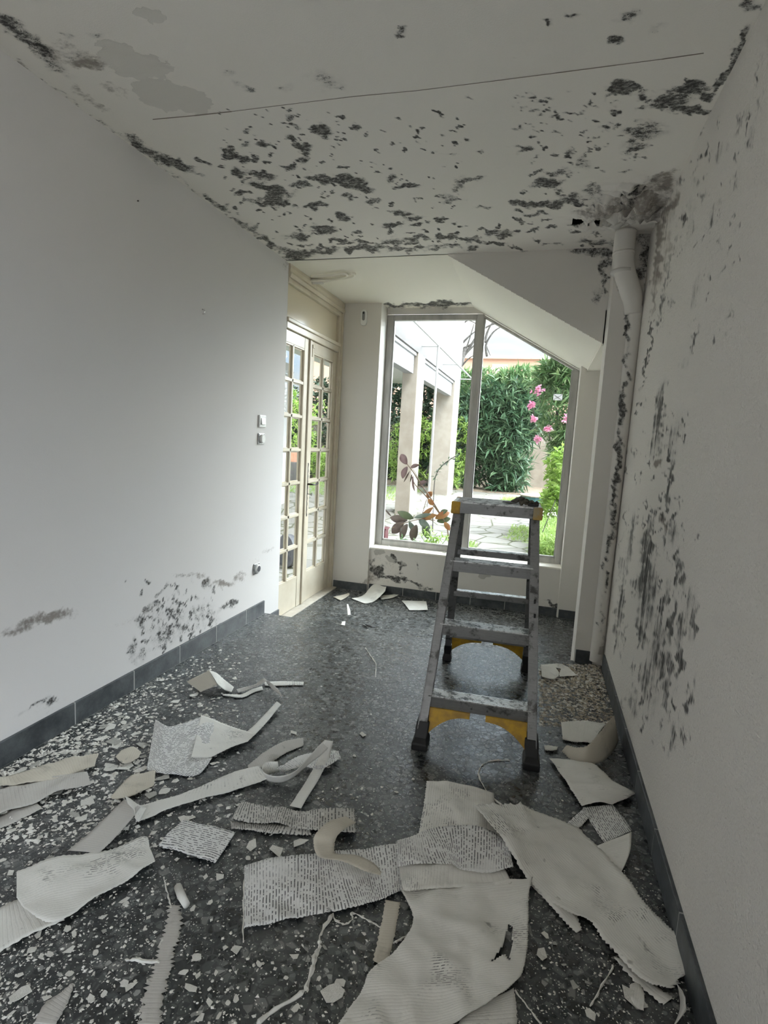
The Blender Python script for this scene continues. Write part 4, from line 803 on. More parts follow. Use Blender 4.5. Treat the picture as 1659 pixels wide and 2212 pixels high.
S('paper_strip', 'long pale strip running up to the right from the bright folded end', [(297,1745),(340,1734),(380,1723),(470,1687),(557,1658)], [(293,1777),(330,1766),(362,1752),(470,1719),(579,1687)], 'paper', z0=0.006, amp=0.007, jag=0.002)
S('paper_strip', 'grey flat strip at the back of the curled paper loop', [(535,1655),(570,1628),(612,1605),(655,1596)], [(540,1669),(580,1650),(620,1626),(656,1610)], 'paper_grey', z0=0.004, amp=0.006)
S('paper_strip', 'ribbed strip passing through the curled loop, its end toward the ladder', [(596,1668,.02),(640,1640,.02),(690,1628,.02),(731,1628)], [(612,1672),(655,1658,.01),(692,1662,.01),(736,1645)], 'paper_rib', z0=0.006, amp=0.008)
S('paper_loop', 'standing curled paper loop left of the ladder', [(600,1646,.05),(575,1648,.05),(566,1662,.045),(580,1674,.04),(610,1676,.045),(640,1664,.05),(668,1634,.07),(690,1610,.08),(702,1599,.08)], [(604,1668),(586,1672),(572,1680),(580,1688),(606,1691),(630,1682,.01),(662,1655,.03),(700,1625,.05),(719,1601,.07)], 'paper', z0=0.005, amp=0.002, jag=0.001)
S('paper_strip', 'slender strip hanging down from the loop toward the sooty ribbed sheet', [(702,1600,.08),(690,1634,.03),(668,1676),(640,1722),(626,1742)], [(719,1602,.075),(712,1634,.02),(692,1676),(664,1724),(650,1748)], 'paper', z0=0.012, amp=0.003, jag=0.001)
S('paper_sheet', 'sooty dark-ribbed sheet lying between the loop and the long cross-ribbed strip', [(521,1743),(560,1746),(610,1752),(651,1758),(700,1753),(766,1752)], [(502,1778),(560,1783),(600,1782),(650,1790),(700,1796),(768,1800)], 'paper_dark', z0=0.010, amp=0.010, jag=0.005)
S('paper_strip', 'sooty lower edge strip showing under the dark-ribbed sheet', [(498,1778),(545,1782),(600,1785),(670,1790)], [(500,1790),(545,1795),(590,1802),(672,1803)], 'paper_dark', z0=0.004, amp=0.004, jag=0.005)
S('paper_shaving', 'thin yellowed curled shaving bridging the dark-ribbed sheet and the long ribbed strip', [(748,1764,.03),(712,1776,.06),(684,1800,.06),(678,1822,.04),(690,1850,.03),(740,1860,.03),(790,1882,.02),(822,1890,.01)], [(768,1778,.02),(745,1790,.04),(728,1806,.04),(722,1824,.03),(726,1844,.02),(768,1848,.02),(806,1866,.02),(824,1886,.01)], 'paper_warm', z0=0.008, amp=0.004, jag=0.002)
S('paper_sheet', 'square strongly ribbed piece on the floor, left of the long cross-ribbed strip', [(394,1775),(430,1783),(470,1793),(508,1803)], [(342,1828),(380,1840),(425,1855),(466,1867)], 'paper_rib_x', z0=0.004, amp=0.007)
S('paper_strip', 'grey strip leaning from the bright folded end down to the big left sheet', [(270,1728,.03),(232,1766,.02),(190,1806,.01),(148,1840)], [(302,1746,.03),(282,1772,.02),(246,1812,.01),(212,1845)], 'paper_grey', z0=0.014, amp=0.005, jag=0.002)
S('paper_strip', 'bright folded paper end where the grey and the long pale strips meet', [(270,1722,.03),(282,1728,.03),(298,1738,.03),(316,1746,.01)], [(276,1738,.03),(290,1752,.03),(292,1768,.01),(300,1776)], 'paper', z0=0.020, amp=0.004, jag=0.001)
S('paper_sheet', 'big smooth sheet with ribbed lower edge at the left, below the grey strip', [(36,1889),(108,1864),(181,1850),(245,1836),(311,1812),(322,1830)], [(36,1944),(80,1985),(127,1994),(217,1938),(290,1896),(335,1866)], 'paper_x', z0=0.012, amp=0.014, jag=0.003)
S('paper_sheet', 'sheet end running out of the left edge under the big smooth sheet', [(-40,1978),(0,1962),(36,1944),(70,1925)], [(-40,2080),(0,2057),(60,2025),(138,1990)], 'paper', z0=0.005, amp=0.006)
S('paper_strip', 'upper brownish strip at the far left edge, nearest the left baseboard', [(-30,1692),(0,1683),(70,1665),(145,1640),(213,1632)], [(-30,1708),(0,1705),(100,1690),(160,1668),(205,1655)], 'paper_warm', z0=0.012, amp=0.012)
S('paper_strip', 'wide wrinkled strip at the left edge below the brownish strip', [(-30,1722),(60,1696),(140,1678),(188,1672)], [(-30,1778),(70,1742),(130,1714),(196,1702)], 'paper_grey', z0=0.006, amp=0.016, jag=0.002)
S('paper_strip', 'low wrinkled strip coming in at the left edge, third down from the baseboard', [(-30,1772),(30,1752),(80,1736)], [(-30,1800),(35,1775),(90,1748)], 'paper_grey', z0=0.004, amp=0.010, jag=0.002)
S('paper_scrap', 'grey leaf-shaped scrap above the bright folded paper end', [(239,1730),(271,1690),(300,1676),(336,1668)], [(242,1732),(285,1722),(310,1708),(333,1698)], 'paper_warm', z0=0.006, amp=0.010, jag=0.002)
S('paper_scrap', 'grey scrap directly left of the fan-shaped sheet, nearest its lower corner', [(262,1626),(285,1618),(305,1630)], [(250,1640),(270,1652),(300,1642)], 'paper_warm', z0=0.006, amp=0.010, jag=0.002)
S('paper_strip', 'ragged frayed strip in front at the left, running to the bottom edge', [(370,1955),(365,2005),(350,2050),(338,2095),(322,2140),(308,2215)], [(383,1955),(384,2005),(370,2050),(362,2095),(348,2140),(338,2215)], 'paper_grey', z0=0.003, amp=0.003, jag=0.012)
S('paper_scrap', 'pointed triangular scrap at the bottom left of the floor', [(156,2126),(130,2148),(98,2170),(75,2212)], [(158,2128),(148,2160),(132,2190),(118,2214)], 'paper_grey', z0=0.004, amp=0.004, jag=0.003)
S('paper_strip', 'strip of paper emerging between the long ribbed strip and the broad front sheet', [(835,1945),(828,1985),(820,2020),(808,2078)], [(862,1950),(857,1985),(850,2022),(832,2090)], 'paper_warm', z0=0.003, amp=0.004, jag=0.004)
S('paper_scrap', 'grey flap standing against the right baseboard in the bottom corner', [(1462,2125,.06),(1478,2150,.05),(1482,2185,.03)], [(1466,2135),(1470,2180),(1455,2220)], 'paper_grey', z0=0.004, amp=0.002)
S('paper_scrap', 'pale jagged scrap in front of the longest strip near the bottom right', [(1360,2130),(1375,2126),(1388,2140),(1392,2165)], [(1360,2150),(1368,2168),(1380,2180),(1390,2182)], 'paper', z0=0.003, amp=0.003, jag=0.003)
# lower floor by the window
S('paper_sheet', 'sheet curling up off the lower floor in the corner by the pier', [(760,1294),(785,1286,.01),(808,1264,.07),(836,1262,.07)], [(788,1304),(806,1300),(820,1290,.03),(832,1278,.06)], 'paper', z0=0.004, amp=0.006, floor=ZL)
S('paper_scrap', 'flat wedge of paper behind the curling sheet, against the window wall', [(820,1288),(845,1285),(868,1282)], [(824,1296),(845,1293),(858,1288)], 'paper', z0=0.004, amp=0.006, floor=ZL)
S('paper_sheet', 'square sheet of paper flat on the lower floor below the window', [(868,1298),(885,1299),(921,1299)], [(884,1319),(900,1319),(924,1319)], 'paper', z0=0.004, amp=0.006, floor=ZL)
S('paper_scrap', 'pale scrap on the lower floor right in front of the door jamb', [(720,1290),(737,1286),(754,1281)], [(735,1297),(743,1294),(755,1286)], 'paper_warm', z0=0.004, amp=0.003, floor=ZL)
S('paper_scrap', 'thin upright paper sliver on the lower floor, left of the curling sheet', [(749,1305),(750,1318),(751,1329)], [(752,1305),(756,1318),(757,1328)], 'paper', z0=0.003, amp=0.002, floor=ZL, jag=0.001)
S('paper_scrap', 'short paper sliver at the step edge, nearer than the upright sliver', [(739,1343),(737,1349),(734,1354)], [(746,1342),(745,1349),(744,1354)], 'paper', z0=0.003, amp=0.002, floor=ZL, jag=0.001)
S('paper_scrap', 'dark curled scrap on the lower floor in the middle of the room', [(785,1346,.01),(798,1351,.025),(812,1354,.01)], [(790,1350),(800,1356,.01),(813,1357)], 'dark_flake', z0=0.003, amp=0.002, floor=ZL, jag=0.001)
S('paper_sheet', 'cracked sheet crumbling at the foot of the pillar, right of the ladder', [(1168,1440),(1190,1437),(1214,1438),(1232,1446)], [(1170,1464),(1190,1469),(1215,1463),(1245,1460)], 'paper', z0=0.006, amp=0.010, jag=0.008, cut=[[(1200,1442),(1212,1445),(1208,1456),(1203,1470),(1212,1472),(1206,1450)]])
# rolled flake, threads
p = at_z(392, 1935, 0.012); q = at_z(403, 1955, 0.012); p0 = at_z(384, 1915, 0.012)
mb = MB(); mb.tube([p0, p, q], [0.011,0.012,0.010], 12); tag(mb.build('plaster_roll', M['flake'], smooth=True), 'small white sausage-shaped roll of plaster above the ragged frayed strip', 'plaster debris')
def thread(label, pts, r=0.0015, mat='flake'):
    P_ = arc_path([at_z(x, y, 0.003) for x, y in pts], 5); P_ = [p+Vector((rnd.uniform(-1,1)*0.002, rnd.uniform(-1,1)*0.002, 0)) for p in P_]
    mb = MB(); mb.tube(P_, [r*rnd.uniform(0.5, 2.6) for _ in P_], 5); tag(mb.build('paper_thread', M[mat]), label, 'thread')
thread('long wavy frayed thread between the long ribbed strip and the bottom edge', [(717,1977),(693,2017),(690,2045),(681,2068),(669,2110),(651,2147),(605,2174),(554,2212)], 0.003)
thread('curly thread hanging under the lower edge of the long ribbed strip', [(720,1975),(726,1988),(745,1996),(762,1985),(760,1972),(790,1985),(822,2003)], 0.0015)
thread('thin thread trailing below the left end of the long ribbed strip', [(527,1900),(526,1960),(525,2035)], 0.0014)
thread('curved white thread on the floor by the right front ladder foot', [(1100,1642),(1060,1644),(1040,1655),(1034,1672),(1045,1700),(1066,1725),(1090,1742)], 0.002)
thread('fine thread running up from the plaster roll', [(353,1895),(362,1930),(370,1960)], 0.0012)
thread('side thread of the ragged frayed strip with a blob at its end', [(270,2073),(300,2075),(345,2078)], 0.0022)
thread('faint wiggly thread on mid floor left of the ladder', [(790,1400),(803,1420),(812,1435),(811,1463)], 0.0018)
thread('diagonal thread below the broad front sheet, at the bottom right', [(1113,2140),(1140,2175),(1170,2215)], 0.0014)
thread('thread left by the lower edge of the longest fringed strip', [(1325,2085),(1300,2130),(1275,2175)], 0.0014)
thread('short thread beside the torn strip under the broad front sheet', [(850,2038),(870,2026),(895,2010)], 0.0016)

# paint flakes: the individual ones
def flake_mesh(seed, curl=0.15):
    r = random.Random(seed); n = r.randint(4, 7); a0 = r.uniform(0, 6.28); el = r.uniform(0.45, 0.95)
    pts = [(math.cos(a0+2*math.pi*(k+r.uniform(-.3, .3))/n)*r.uniform(.45, 1), el*math.sin(a0+2*math.pi*(k+r.uniform(-.3, .3))/n)*r.uniform(.45, 1)) for k in range(n)]
    cz = lambda x, y: curl*(x*x)*r.uniform(.7, 1.3)
    top = [(x, y, 0.06+cz(x, y)) for x, y in pts]; bot = [(x, y, cz(x, y)) for x, y in pts]
    vs = top+bot+[(0, 0, 0.07), (0, 0, 0.0)]
    fs = [(i, (i+1) % n, 2*n) for i in range(n)]+[((i+1) % n+n, i+n, 2*n+1) for i in range(n)]+[(i+n, (i+1) % n+n, (i+1) % n, i) for i in range(n)]
    me = bpy.data.meshes.new('paint_flake'); me.from_pydata(vs, [], fs); me.update(); return me
FM = []
for k in range(24):
    me = flake_mesh(k); me.materials.append(M['flake'] if k < 16 else M['flake_dirty']); FM.append(me)
def flake(px, py, size, label, group, z=0.001, dirty=False, floor=0.0):
    p = at_z(px, py, floor)
    if not (XL+0.03 < p.x < XR-0.03 and p.y < (YS-0.02 if floor == 0 else YA-0.05)) : return None
    k = rnd.randrange(16, 24) if dirty else rnd.randrange(0, 16)
    o = bpy.data.objects.new('paint_flake', FM[k]); COL.objects.link(o)
    o.location = (p.x, p.y, floor+z); s = size; o.scale = (s, s, s*0.8); o.rotation_euler = (rnd.uniform(-.12, .12), rnd.uniform(-.12, .12), rnd.uniform(0, 6.28))
    tag(o, label, 'paint flake', group); return o
# flakes one can point at: (px, py, size in m, label)
for x, y, s_, lb in [(133,1580,.045,'white crumpled chunk of plaster against the left baseboard'),(783,1588,.035,'lone white flake between the ribbed sheets and the ladder'),(766,1634,.020,'small white flake beyond the paper loop, nearer the ladder'),
    (634,1584,.030,'pale flat flake on mid floor beyond the paper loop'),(857,1712,.014,'small pointed flake left of the upright stained sheet'),(695,1757+84-70,.02,'flake on the right end of the sooty ribbed sheet'),
    (648,1820,.030,'broad flake just above the long cross-ribbed strip, near its left end'),(598,1838,.040,'long grey flake just above the left end of the long ribbed strip'),(720,2150,.040,'largest white flake in front, below the curly thread'),(1172,2066,.030,'round white flake right of the broad front sheet'),
    (1180,2021,.018,'small white flake above the round one, right of the broad front sheet'),(425,2068,.018,'pale yellowish flake right of the ragged frayed strip'),(510,2052,.022,'curved white flake under the left end of the long ribbed strip'),(412,2135,.020,'thin crescent flake right of the ragged frayed strip'),
    (265,1905,.020,'white flake below the edge of the big smooth left sheet'),(475,1896,.022,'elongated flake beneath the square ribbed piece'),(1375,2160,.045,'large yellowish flake below the longest fringed strip'),(1275,2190,.022,'yellowish flake at the bottom edge, right half'),
    (178,1770,.030,'grey flat flake amid the crumbs left of the grey strip'),(355,1710,.030,'humped pale flake resting beside the long pale strip'),(735,2185-60,.018,'small chip next to the largest white front flake'),(545,1830,.035,'long curled flake at the corner of the square ribbed piece'),
    (250,1610,.04,'grey flake heap top left of the fan-shaped sheet'),(45,2150,.03,'pale flake at the lower left edge'),(350,1470,.022,'white chip near the left baseboard beyond the crumpled paper'),(1205,1925-30,.012,'tiny chip beside the longest fringed strip')]:
    flake(x, y, s_, lb, None, 0.002 if (x, y) != (695, 1771) else 0.02)
REG = [('left drift', 'white paint flake in the drift of crumbs beside the left baseboard', 'flakes in the drift along the left baseboard', 120),
       ('front', 'pale paint flake on the dark terrazzo in the front left part of the floor', 'flakes on the front left floor', 85),
       ('mid', 'small white paint flake on the middle of the floor, left of the ladder', 'flakes on the middle of the floor', 40),
       ('right', 'paint flake in the rubble between the ladder and the right wall', 'flakes right of the ladder', 45)]
def sample(reg):
    while True:
        if reg == 'left drift':
            x = rnd.uniform(0, 470); y = rnd.uniform(1470, 1790)
            t_ = (y-(1660-0.6*x)); 
            if t_ > 25 and rnd.random() < math.exp(-t_/170)*(1.2 if x < 340 else .5): return x, y, .010+.034*rnd.random()**2
        elif reg == 'front':
            x = rnd.uniform(0, 760); y = rnd.uniform(1790, 2205)
            if rnd.random() < (1-x/900): return x, y, rnd.uniform(.006, .018)
        elif reg == 'mid':
            x = rnd.uniform(420, 900); y = rnd.uniform(1400, 1780); return x, y, rnd.uniform(.006, .014)
        else:
            x = rnd.uniform(1170, 1450); y = rnd.uniform(1450, 2180)
            if (y < 1600 and rnd.random() < .9) or rnd.random() < .25: return x, y, rnd.uniform(.008, .018)
for reg, lb, gp, cnt in REG:
    for _ in range(cnt):
        x, y, s_ = sample(reg); dy_ = rnd.random() < (.45 if reg in ('left drift', 'right') else .15)
        if reg == 'left drift': zn = 'lying close along the left baseboard' if y-(1660-.6*x) < 75 else ('between the crumpled tent and the left baseboard' if y < 1560 else ('in the drift left of the fan-shaped sheet' if y < 1680 else 'around the wrinkled strips at the left edge'))
        elif reg == 'front': zn = 'around the big smooth left sheet' if x < 340 and y < 1960 else ('left of the ragged frayed strip' if x < 340 else ('right of the ragged frayed strip' if x < 530 else 'below the long cross-ribbed strip'))
        elif reg == 'mid': zn = 'beyond the curled paper loop' if y < 1600 else 'between the curled paper loop and the long cross-ribbed strip'
        else: zn = 'in the rubble at the foot of the pillar' if y < 1540 else ('along the right baseboard beside the paper strips' if y < 1850 else 'right of the broad front sheet')
        sz = 'large' if s_ > .022 else ('small' if s_ < .012 else 'mid-sized'); tn = 'dusty grey' if dy_ else 'white'
        flake(x, y, s_, '%s %s paint flake %s' % (sz, tn, zn), '%s %s flakes %s' % (sz, tn, zn), dirty=dy_)
# the uncountable crumbs: one object
def crumbs(name, label, n, sampler, mat, floor=0.0, smin=.0012, smax=.006):
    vs = []; fs = []
    for _ in range(n):
        x, y = sampler(); p = at_z(x, y, floor)
        if not (XL+0.014 < p.x < XR-0.014): continue
        if floor == 0 and p.y > YS: continue
        s = smin+(smax-smin)*rnd.random()**3.2; a0 = rnd.uniform(0, 6.28); m_ = rnd.choice((3, 4, 5)); b = len(vs); el = rnd.uniform(.4, 1)
        for k in range(m_):
            a = 2*math.pi*k/m_; ex, ey = s*math.cos(a)*rnd.uniform(.7, 1.2), s*el*math.sin(a)*rnd.uniform(.7, 1.2)
            vs.append((p.x+ex*math.cos(a0)-ey*math.sin(a0), p.y+ex*math.sin(a0)+ey*math.cos(a0), floor+0.0008))
        vs.append((p.x, p.y, floor+0.0008+s*rnd.uniform(.15, .6)))
        fs += [(b+k, b+(k+1) % m_, b+m_) for k in range(m_)]
    me = bpy.data.meshes.new(name); me.from_pydata(vs, [], fs); me.materials.append(M[mat]); me.update()
    o = bpy.data.objects.new(name, me); COL.objects.link(o); tag(o, label, 'plaster debris', kind='stuff'); return o
def s_left():
    while True:
        x = rnd.uniform(-20, 520); y = rnd.uniform(1400, 1830); t_ = y-(1660-0.6*x)
        if t_ > 4 and rnd.random() < math.exp(-t_/150)*(1 if x < 350 else .6): return x, y
def s_front():
    while True:
        x = rnd.uniform(-10, 900); y = rnd.uniform(1700, 2220)
        if rnd.random() < .25+.75*max(0, 1-x/500): return x, y
def s_mid(): return rnd.uniform(380, 1330), rnd.uniform(1400, 1900)
def s_right():
    while True:
        x = rnd.uniform(1165, 1330); y = rnd.uniform(1436, 1570)
        if rnd.random() < math.exp(-(y-1436)/80): return x, y
def s_fr(): return rnd.uniform(1100, 1500), rnd.uniform(1880, 2220)
crumbs('plaster_crumbs', 'drift of white plaster crumbs along the left baseboard', 4200, s_left, 'flake', smax=.016)
crumbs('plaster_crumbs', 'white plaster crumbs sprinkled over the front of the floor', 4200, s_front, 'flake', smax=.007)
crumbs('plaster_crumbs', 'sparse plaster crumbs over the middle of the floor', 1500, s_mid, 'flake', smax=.004)
crumbs('plaster_crumbs', 'plaster crumbs in front near the right baseboard', 1200, s_fr, 'flake', smax=.005)
crumbs('plaster_grit', 'brown gritty rubble at the foot of the pillar', 4200, s_right, 'rubble', smin=.002, smax=.016)
crumbs('plaster_crumbs', 'pale plaster crumbs over the rubble at the foot of the pillar', 1500, s_right, 'flake', smin=.002, smax=.018)
def s_low():
    if rnd.random() < .5: return rnd.uniform(700, 1235), 1270+rnd.uniform(0, 10)+(rnd.uniform(700, 1235)-700)*0
    return rnd.uniform(650, 900), rnd.uniform(1270, 1340)
def s_low2():
    x = rnd.uniform(735, 1230); return x, 1270+(x-735)*0.145+abs(rnd.gauss(0, 9))
crumbs('plaster_crumbs', 'plaster crumbs along the foot of the window wall', 1500, s_low2, 'flake', floor=ZL, smax=.007)
crumbs('plaster_crumbs', 'crumbs scattered on the lower floor by the doors', 500, lambda: (rnd.uniform(640, 860), rnd.uniform(1275, 1335)), 'flake', floor=ZL, smax=.006)

# ------------------------------------------------------------------ outside
GZ = 0.195; KS = 0.745
def leafmat(name, stops, rough=0.45, trans=0.25):
    m = mat_base(name, stops[0][1], rough); g = NG(m); g.col(g.ramp(g.attr('rnd'), stops))
    try: g.b.inputs['Subsurface Weight'].default_value = 0.0
    except Exception: pass
    t = m.node_tree; tr = t.nodes.new('ShaderNodeBsdfTranslucent'); mx = t.nodes.new('ShaderNodeMixShader'); mx.inputs[0].default_value = trans
    lk = [l for l in t.links if l.to_socket == g.b.inputs['Base Color']][0].from_socket
    t.links.new(lk, tr.inputs[0]); out = t.nodes['Material Output']
    t.links.new(g.b.outputs[0], mx.inputs[1]); t.links.new(tr.outputs[0], mx.inputs[2]); t.links.new(mx.outputs[0], out.inputs[0]); return m
M['leaf_dark'] = leafmat('oleander_leaf', [(0, (0.03,0.075,0.035)), (.5, (0.07,0.14,0.07)), (.85, (0.16,0.25,0.13)), (1, (0.30,0.40,0.22))])
M['leaf_mid'] = leafmat('green_leaf', [(0, (0.06,0.13,0.05)), (.5, (0.13,0.24,0.09)), (1, (0.36,0.46,0.22))])
M['leaf_light'] = leafmat('fresh_yellow_green_leaf', [(0, (0.20,0.34,0.06)), (.6, (0.36,0.52,0.12)), (1, (0.55,0.66,0.22))], trans=0.35)
M['leaf_grass'] = leafmat('grass_blade', [(0, (0.25,0.40,0.10)), (1, (0.50,0.62,0.22))], trans=0.35)
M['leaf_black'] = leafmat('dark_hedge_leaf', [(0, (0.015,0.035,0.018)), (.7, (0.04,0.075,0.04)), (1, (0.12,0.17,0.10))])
M['petal'] = leafmat('pink_petal', [(0, (0.80,0.30,0.50)), (1, (0.90,0.55,0.70))])
M['bark'] = simple_noise('grey_bark', (0.05,0.043,0.038), (0.11,0.10,0.09), 20, 0.9)
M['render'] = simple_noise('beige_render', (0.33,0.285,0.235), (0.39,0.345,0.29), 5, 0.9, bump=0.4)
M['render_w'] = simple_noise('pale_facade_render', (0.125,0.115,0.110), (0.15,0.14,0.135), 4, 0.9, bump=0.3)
M['garden_wall'] = simple_noise('tan_garden_wall', (0.24,0.20,0.155), (0.31,0.265,0.21), 3, 0.9, bump=0.5)
M['white_metal'] = mat_base('white_painted_metal', (0.42,0.42,0.42), 0.4)
M['terracotta'] = simple_noise('terracotta', (0.62,0.30,0.20), (0.70,0.38,0.27), 8, 0.8)
M['soil'] = simple_noise('brown_soil', (0.20,0.15,0.11), (0.32,0.25,0.18), 12, 0.95)
m = mat_base('crazy_paving', (0.6,0.57,0.52), 0.7); g = NG(m); o_ = g.obj()
ve = g.voro(o_, 2.6, 'DISTANCE_TO_EDGE').outputs['Distance']; vc = g.voro(o_, 2.6); sc_ = g.n('ShaderNodeSeparateColor', {0: vc.outputs['Color']}).outputs[0]
c_ = g.mix(sc_, (0.25,0.235,0.215), (0.36,0.34,0.31)); c_ = g.mix(g.math('MULTIPLY', g.noise(o_, 9, 5), 0.4), c_, (0.20,0.18,0.135)); g.col(g.mix(g.sm(ve, 0.045, 0.015), c_, (0.09,0.09,0.045))); M['paving'] = m
m = mat_base('shutter_slats', (0.27,0.27,0.28), 0.5); g = NG(m); o_ = g.obj(); z_ = g.n('ShaderNodeSeparateXYZ', {0: o_}).outputs[2]
fr_ = g.math('FRACT', g.math('MULTIPLY', z_, 11.0)); g.col(g.mix(g.sm(g.math('ABSOLUTE', g.math('SUBTRACT', fr_, 0.5)), 0.06, 0.02), (0.26,0.265,0.275), (0.09,0.09,0.10))); M['shutter'] = m
m = mat_base('slatted_soffit', (0.75,0.75,0.75), 0.5); g = NG(m); x_ = g.n('ShaderNodeSeparateXYZ', {0: g.obj()}).outputs[1]
fr_ = g.math('FRACT', g.math('MULTIPLY', x_, 9.0)); g.col(g.mix(g.sm(g.math('ABSOLUTE', g.math('SUBTRACT', fr_, 0.5)), 0.14, 0.06), (0.55,0.55,0.54), (0.20,0.20,0.20))); M['soffit'] = m
m = mat_base('teal_mosaic', (0.05,0.28,0.27), 0.3); g = NG(m); v_ = g.voro(g.obj(), 16.0); g.col(g.ramp(g.n('ShaderNodeSeparateColor', {0: v_.outputs['Color']}).outputs[0], [(0, (0.015,0.06,0.065)), (.6, (0.03,0.11,0.11)), (1, (0.10,0.20,0.19))])); M['mosaic'] = m

def leaves(pts, mat, name, parent=None, L=0.16, Wd=0.03, per=9, spread=1.0, seed=1, droop=0.3, dirs=None, upbias=0.4):
    """rosettes of lance-shaped leaves at pts as one mesh"""
    r = np.random.RandomState(seed); pts = np.asarray(pts, float); n = len(pts)*per
    C = np.repeat(pts, per, 0)+r.normal(0, L*0.12, (n, 3))
    D = r.normal(0, 1, (n, 3))*spread; D[:, 2] = D[:, 2]*0.8+upbias
    if dirs is not None: D += np.repeat(np.asarray(dirs), per, 0)
    D /= np.linalg.norm(D, axis=1)[:, None]
    up_ = r.normal(0, .4, (n, 3)); up_[:, 2] += 1; S_ = np.cross(D, up_); S_ /= np.linalg.norm(S_, axis=1)[:, None]+1e-9
    N_ = np.cross(S_, D); Ls = L*r.uniform(.6, 1.2, (n, 1)); Ws = Wd*r.uniform(.7, 1.2, (n, 1))
    v0 = C; v1 = C+D*Ls*0.45+S_*Ws*0.5-N_*0.0; v2 = C+D*Ls*0.45-S_*Ws*0.5; v3 = C+D*Ls; v3[:, 2] -= droop*Ls[:, 0]*r.uniform(.2, 1, n)
    vm = C+D*Ls*0.5-N_*Ws*0.18
    V = np.stack([v0, v1, v2, v3, vm], 1).reshape(-1, 3)
    b = np.arange(n)*5
    F = np.concatenate([np.stack([b, b+1, b+4], 1), np.stack([b, b+4, b+2], 1), np.stack([b+1, b+3, b+4], 1), np.stack([b+4, b+3, b+2], 1)])
    me = bpy.data.meshes.new(name); me.from_pydata(V.tolist(), [], F.tolist())
    tone = np.clip(np.repeat(r.uniform(0, .45, len(pts)), per)+r.uniform(0, .55, n), 0, 1)
    at = me.attributes.new('rnd', 'FLOAT', 'POINT'); at.data.foreach_set('value', np.repeat(tone, 5).astype(np.float32))
    me.materials.append(M[mat]); me.update(); o = bpy.data.objects.new(name, me); COL.objects.link(o)
    if parent: o.parent = parent; o.matrix_parent_inverse = Matrix.Translation(-parent.location)
    return o
def blob_pts(c, r, n, seed, shell=0.55, zmin=None):
    q = np.random.RandomState(seed); d = q.normal(0, 1, (n, 3)); d /= np.linalg.norm(d, axis=1)[:, None]
    rad = shell+(1-shell)*q.uniform(0, 1, (n, 1))**.5
    lump = 1+0.18*np.sin(d[:, :1]*7+seed)*np.cos(d[:, 2:]*6); P_ = np.array(c)+d*rad*lump*np.array(r)
    if zmin is not None: P_ = P_[P_[:, 2] > zmin]
    return P_
def shrub(name, label, cat, base, blobs, mat, n, L, Wd, per=9, seed=1, stems=5, group=None, **k):
    t = empty(name, base); tag(t, label, cat, group)
    P_ = np.concatenate([blob_pts(c, r, int(n*w), seed+i, zmin=base[2]+0.05) for i, (c, r, w) in enumerate(blobs)])
    leaves(P_, mat, 'foliage', t, L, Wd, per, seed=seed, **k)
    mb = MB(); q = random.Random(seed)
    for _ in range(stems):
        c, r, w = q.choice(blobs); e = Vector(c)+Vector((q.uniform(-.5, .5)*r[0], q.uniform(-.5, .5)*r[1], q.uniform(0, .5)*r[2])); b = Vector(base)+Vector((q.uniform(-.3, .3)*r[0], q.uniform(-.2, .2), 0))
        mb.tube([b, b.lerp(e, .5)+Vector((q.uniform(-.1, .1), 0, 0)), e], [0.03, 0.02, 0.008], 6)
    mb.build('stem', M['bark'], t); return t

# ground
mb = MB(); mb.add([(-2.04,YW+0.2,GZ-0.0),(60,YW+0.2,GZ),(60,60,GZ),(-2.04,60,GZ)], [(0,1,2,3)])
mb.add([(-2.04,9.0,GZ),(-2.04,60,GZ),(-60,60,GZ),(-60,9,GZ)], [(0,1,2,3)])
mb.add([(-2.04,6.2,-0.16),(-2.04,9.0,GZ),(-60,9,GZ),(-60,6.2,-0.16)], [(0,1,2,3)])
mb.add([(XD-0.11,-30,-0.16),(-2.04,6.2,-0.16),(-60,6.2,-0.16),(-60,-30,-0.16)], [(0,1,2,3)])
mb.add([(-2.04,YW+0.2,-0.3),(-2.04,YW+0.2,GZ),(-2.04,9,GZ),(-2.04,6.2,-0.16)], [(0,1,2,3)])
solid('floor_garden', mb, M['paving'])
mb = MB(); mb.add([(-60,-30,-0.17),(-60,YB-0.2,-0.17),(60,YB-0.2,-0.17),(60,-30,-0.17)], [(3,2,1,0)]); solid('floor_rear_yard', mb, M['paving'])
mb = MB(); mb.box(XR+0.35, 14, RW1+0.4, YW+0.2, -0.3, 6.0); solid('wall_blocker_right', mb, M['render_w'])  # unseen mass shaped to shield the garden from the boosted sky
# wing of the house with its covered terrace
XW = -2.05; LZ = 2.79; YE = 13.3
W_t = empty('house_wing', (XW, 9.5, GZ)); tag(W_t, 'pale rendered house wing with covered terrace seen left through the window', 'building')
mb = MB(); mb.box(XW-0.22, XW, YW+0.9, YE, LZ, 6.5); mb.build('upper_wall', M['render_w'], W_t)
mb = MB(); mb.box(XW-2.3, XW-0.22, 6.3, YE, 2.80, 2.95); mb.build('terrace_soffit', M['soffit'], W_t)
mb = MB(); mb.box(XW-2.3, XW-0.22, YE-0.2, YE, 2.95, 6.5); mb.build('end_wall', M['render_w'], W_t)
mb = MB(); mb.box(-4.6, -4.35, 2.0, 8.8, -0.2, 2.60); mb.build('terrace_wall', mat_base('white_wall', (0.6,0.6,0.6), 0.8), W_t)
for nm, (ya, yb, xa) in {'a': (8.74, 9.26, -2.30), 'b': (12.5, YE, -2.52)}.items():
    mb = MB(); mb.box(xa, XW, ya, yb, GZ-0.1, LZ+0.01); mb.build('pillar', M['render'], W_t, bevel=0.01)
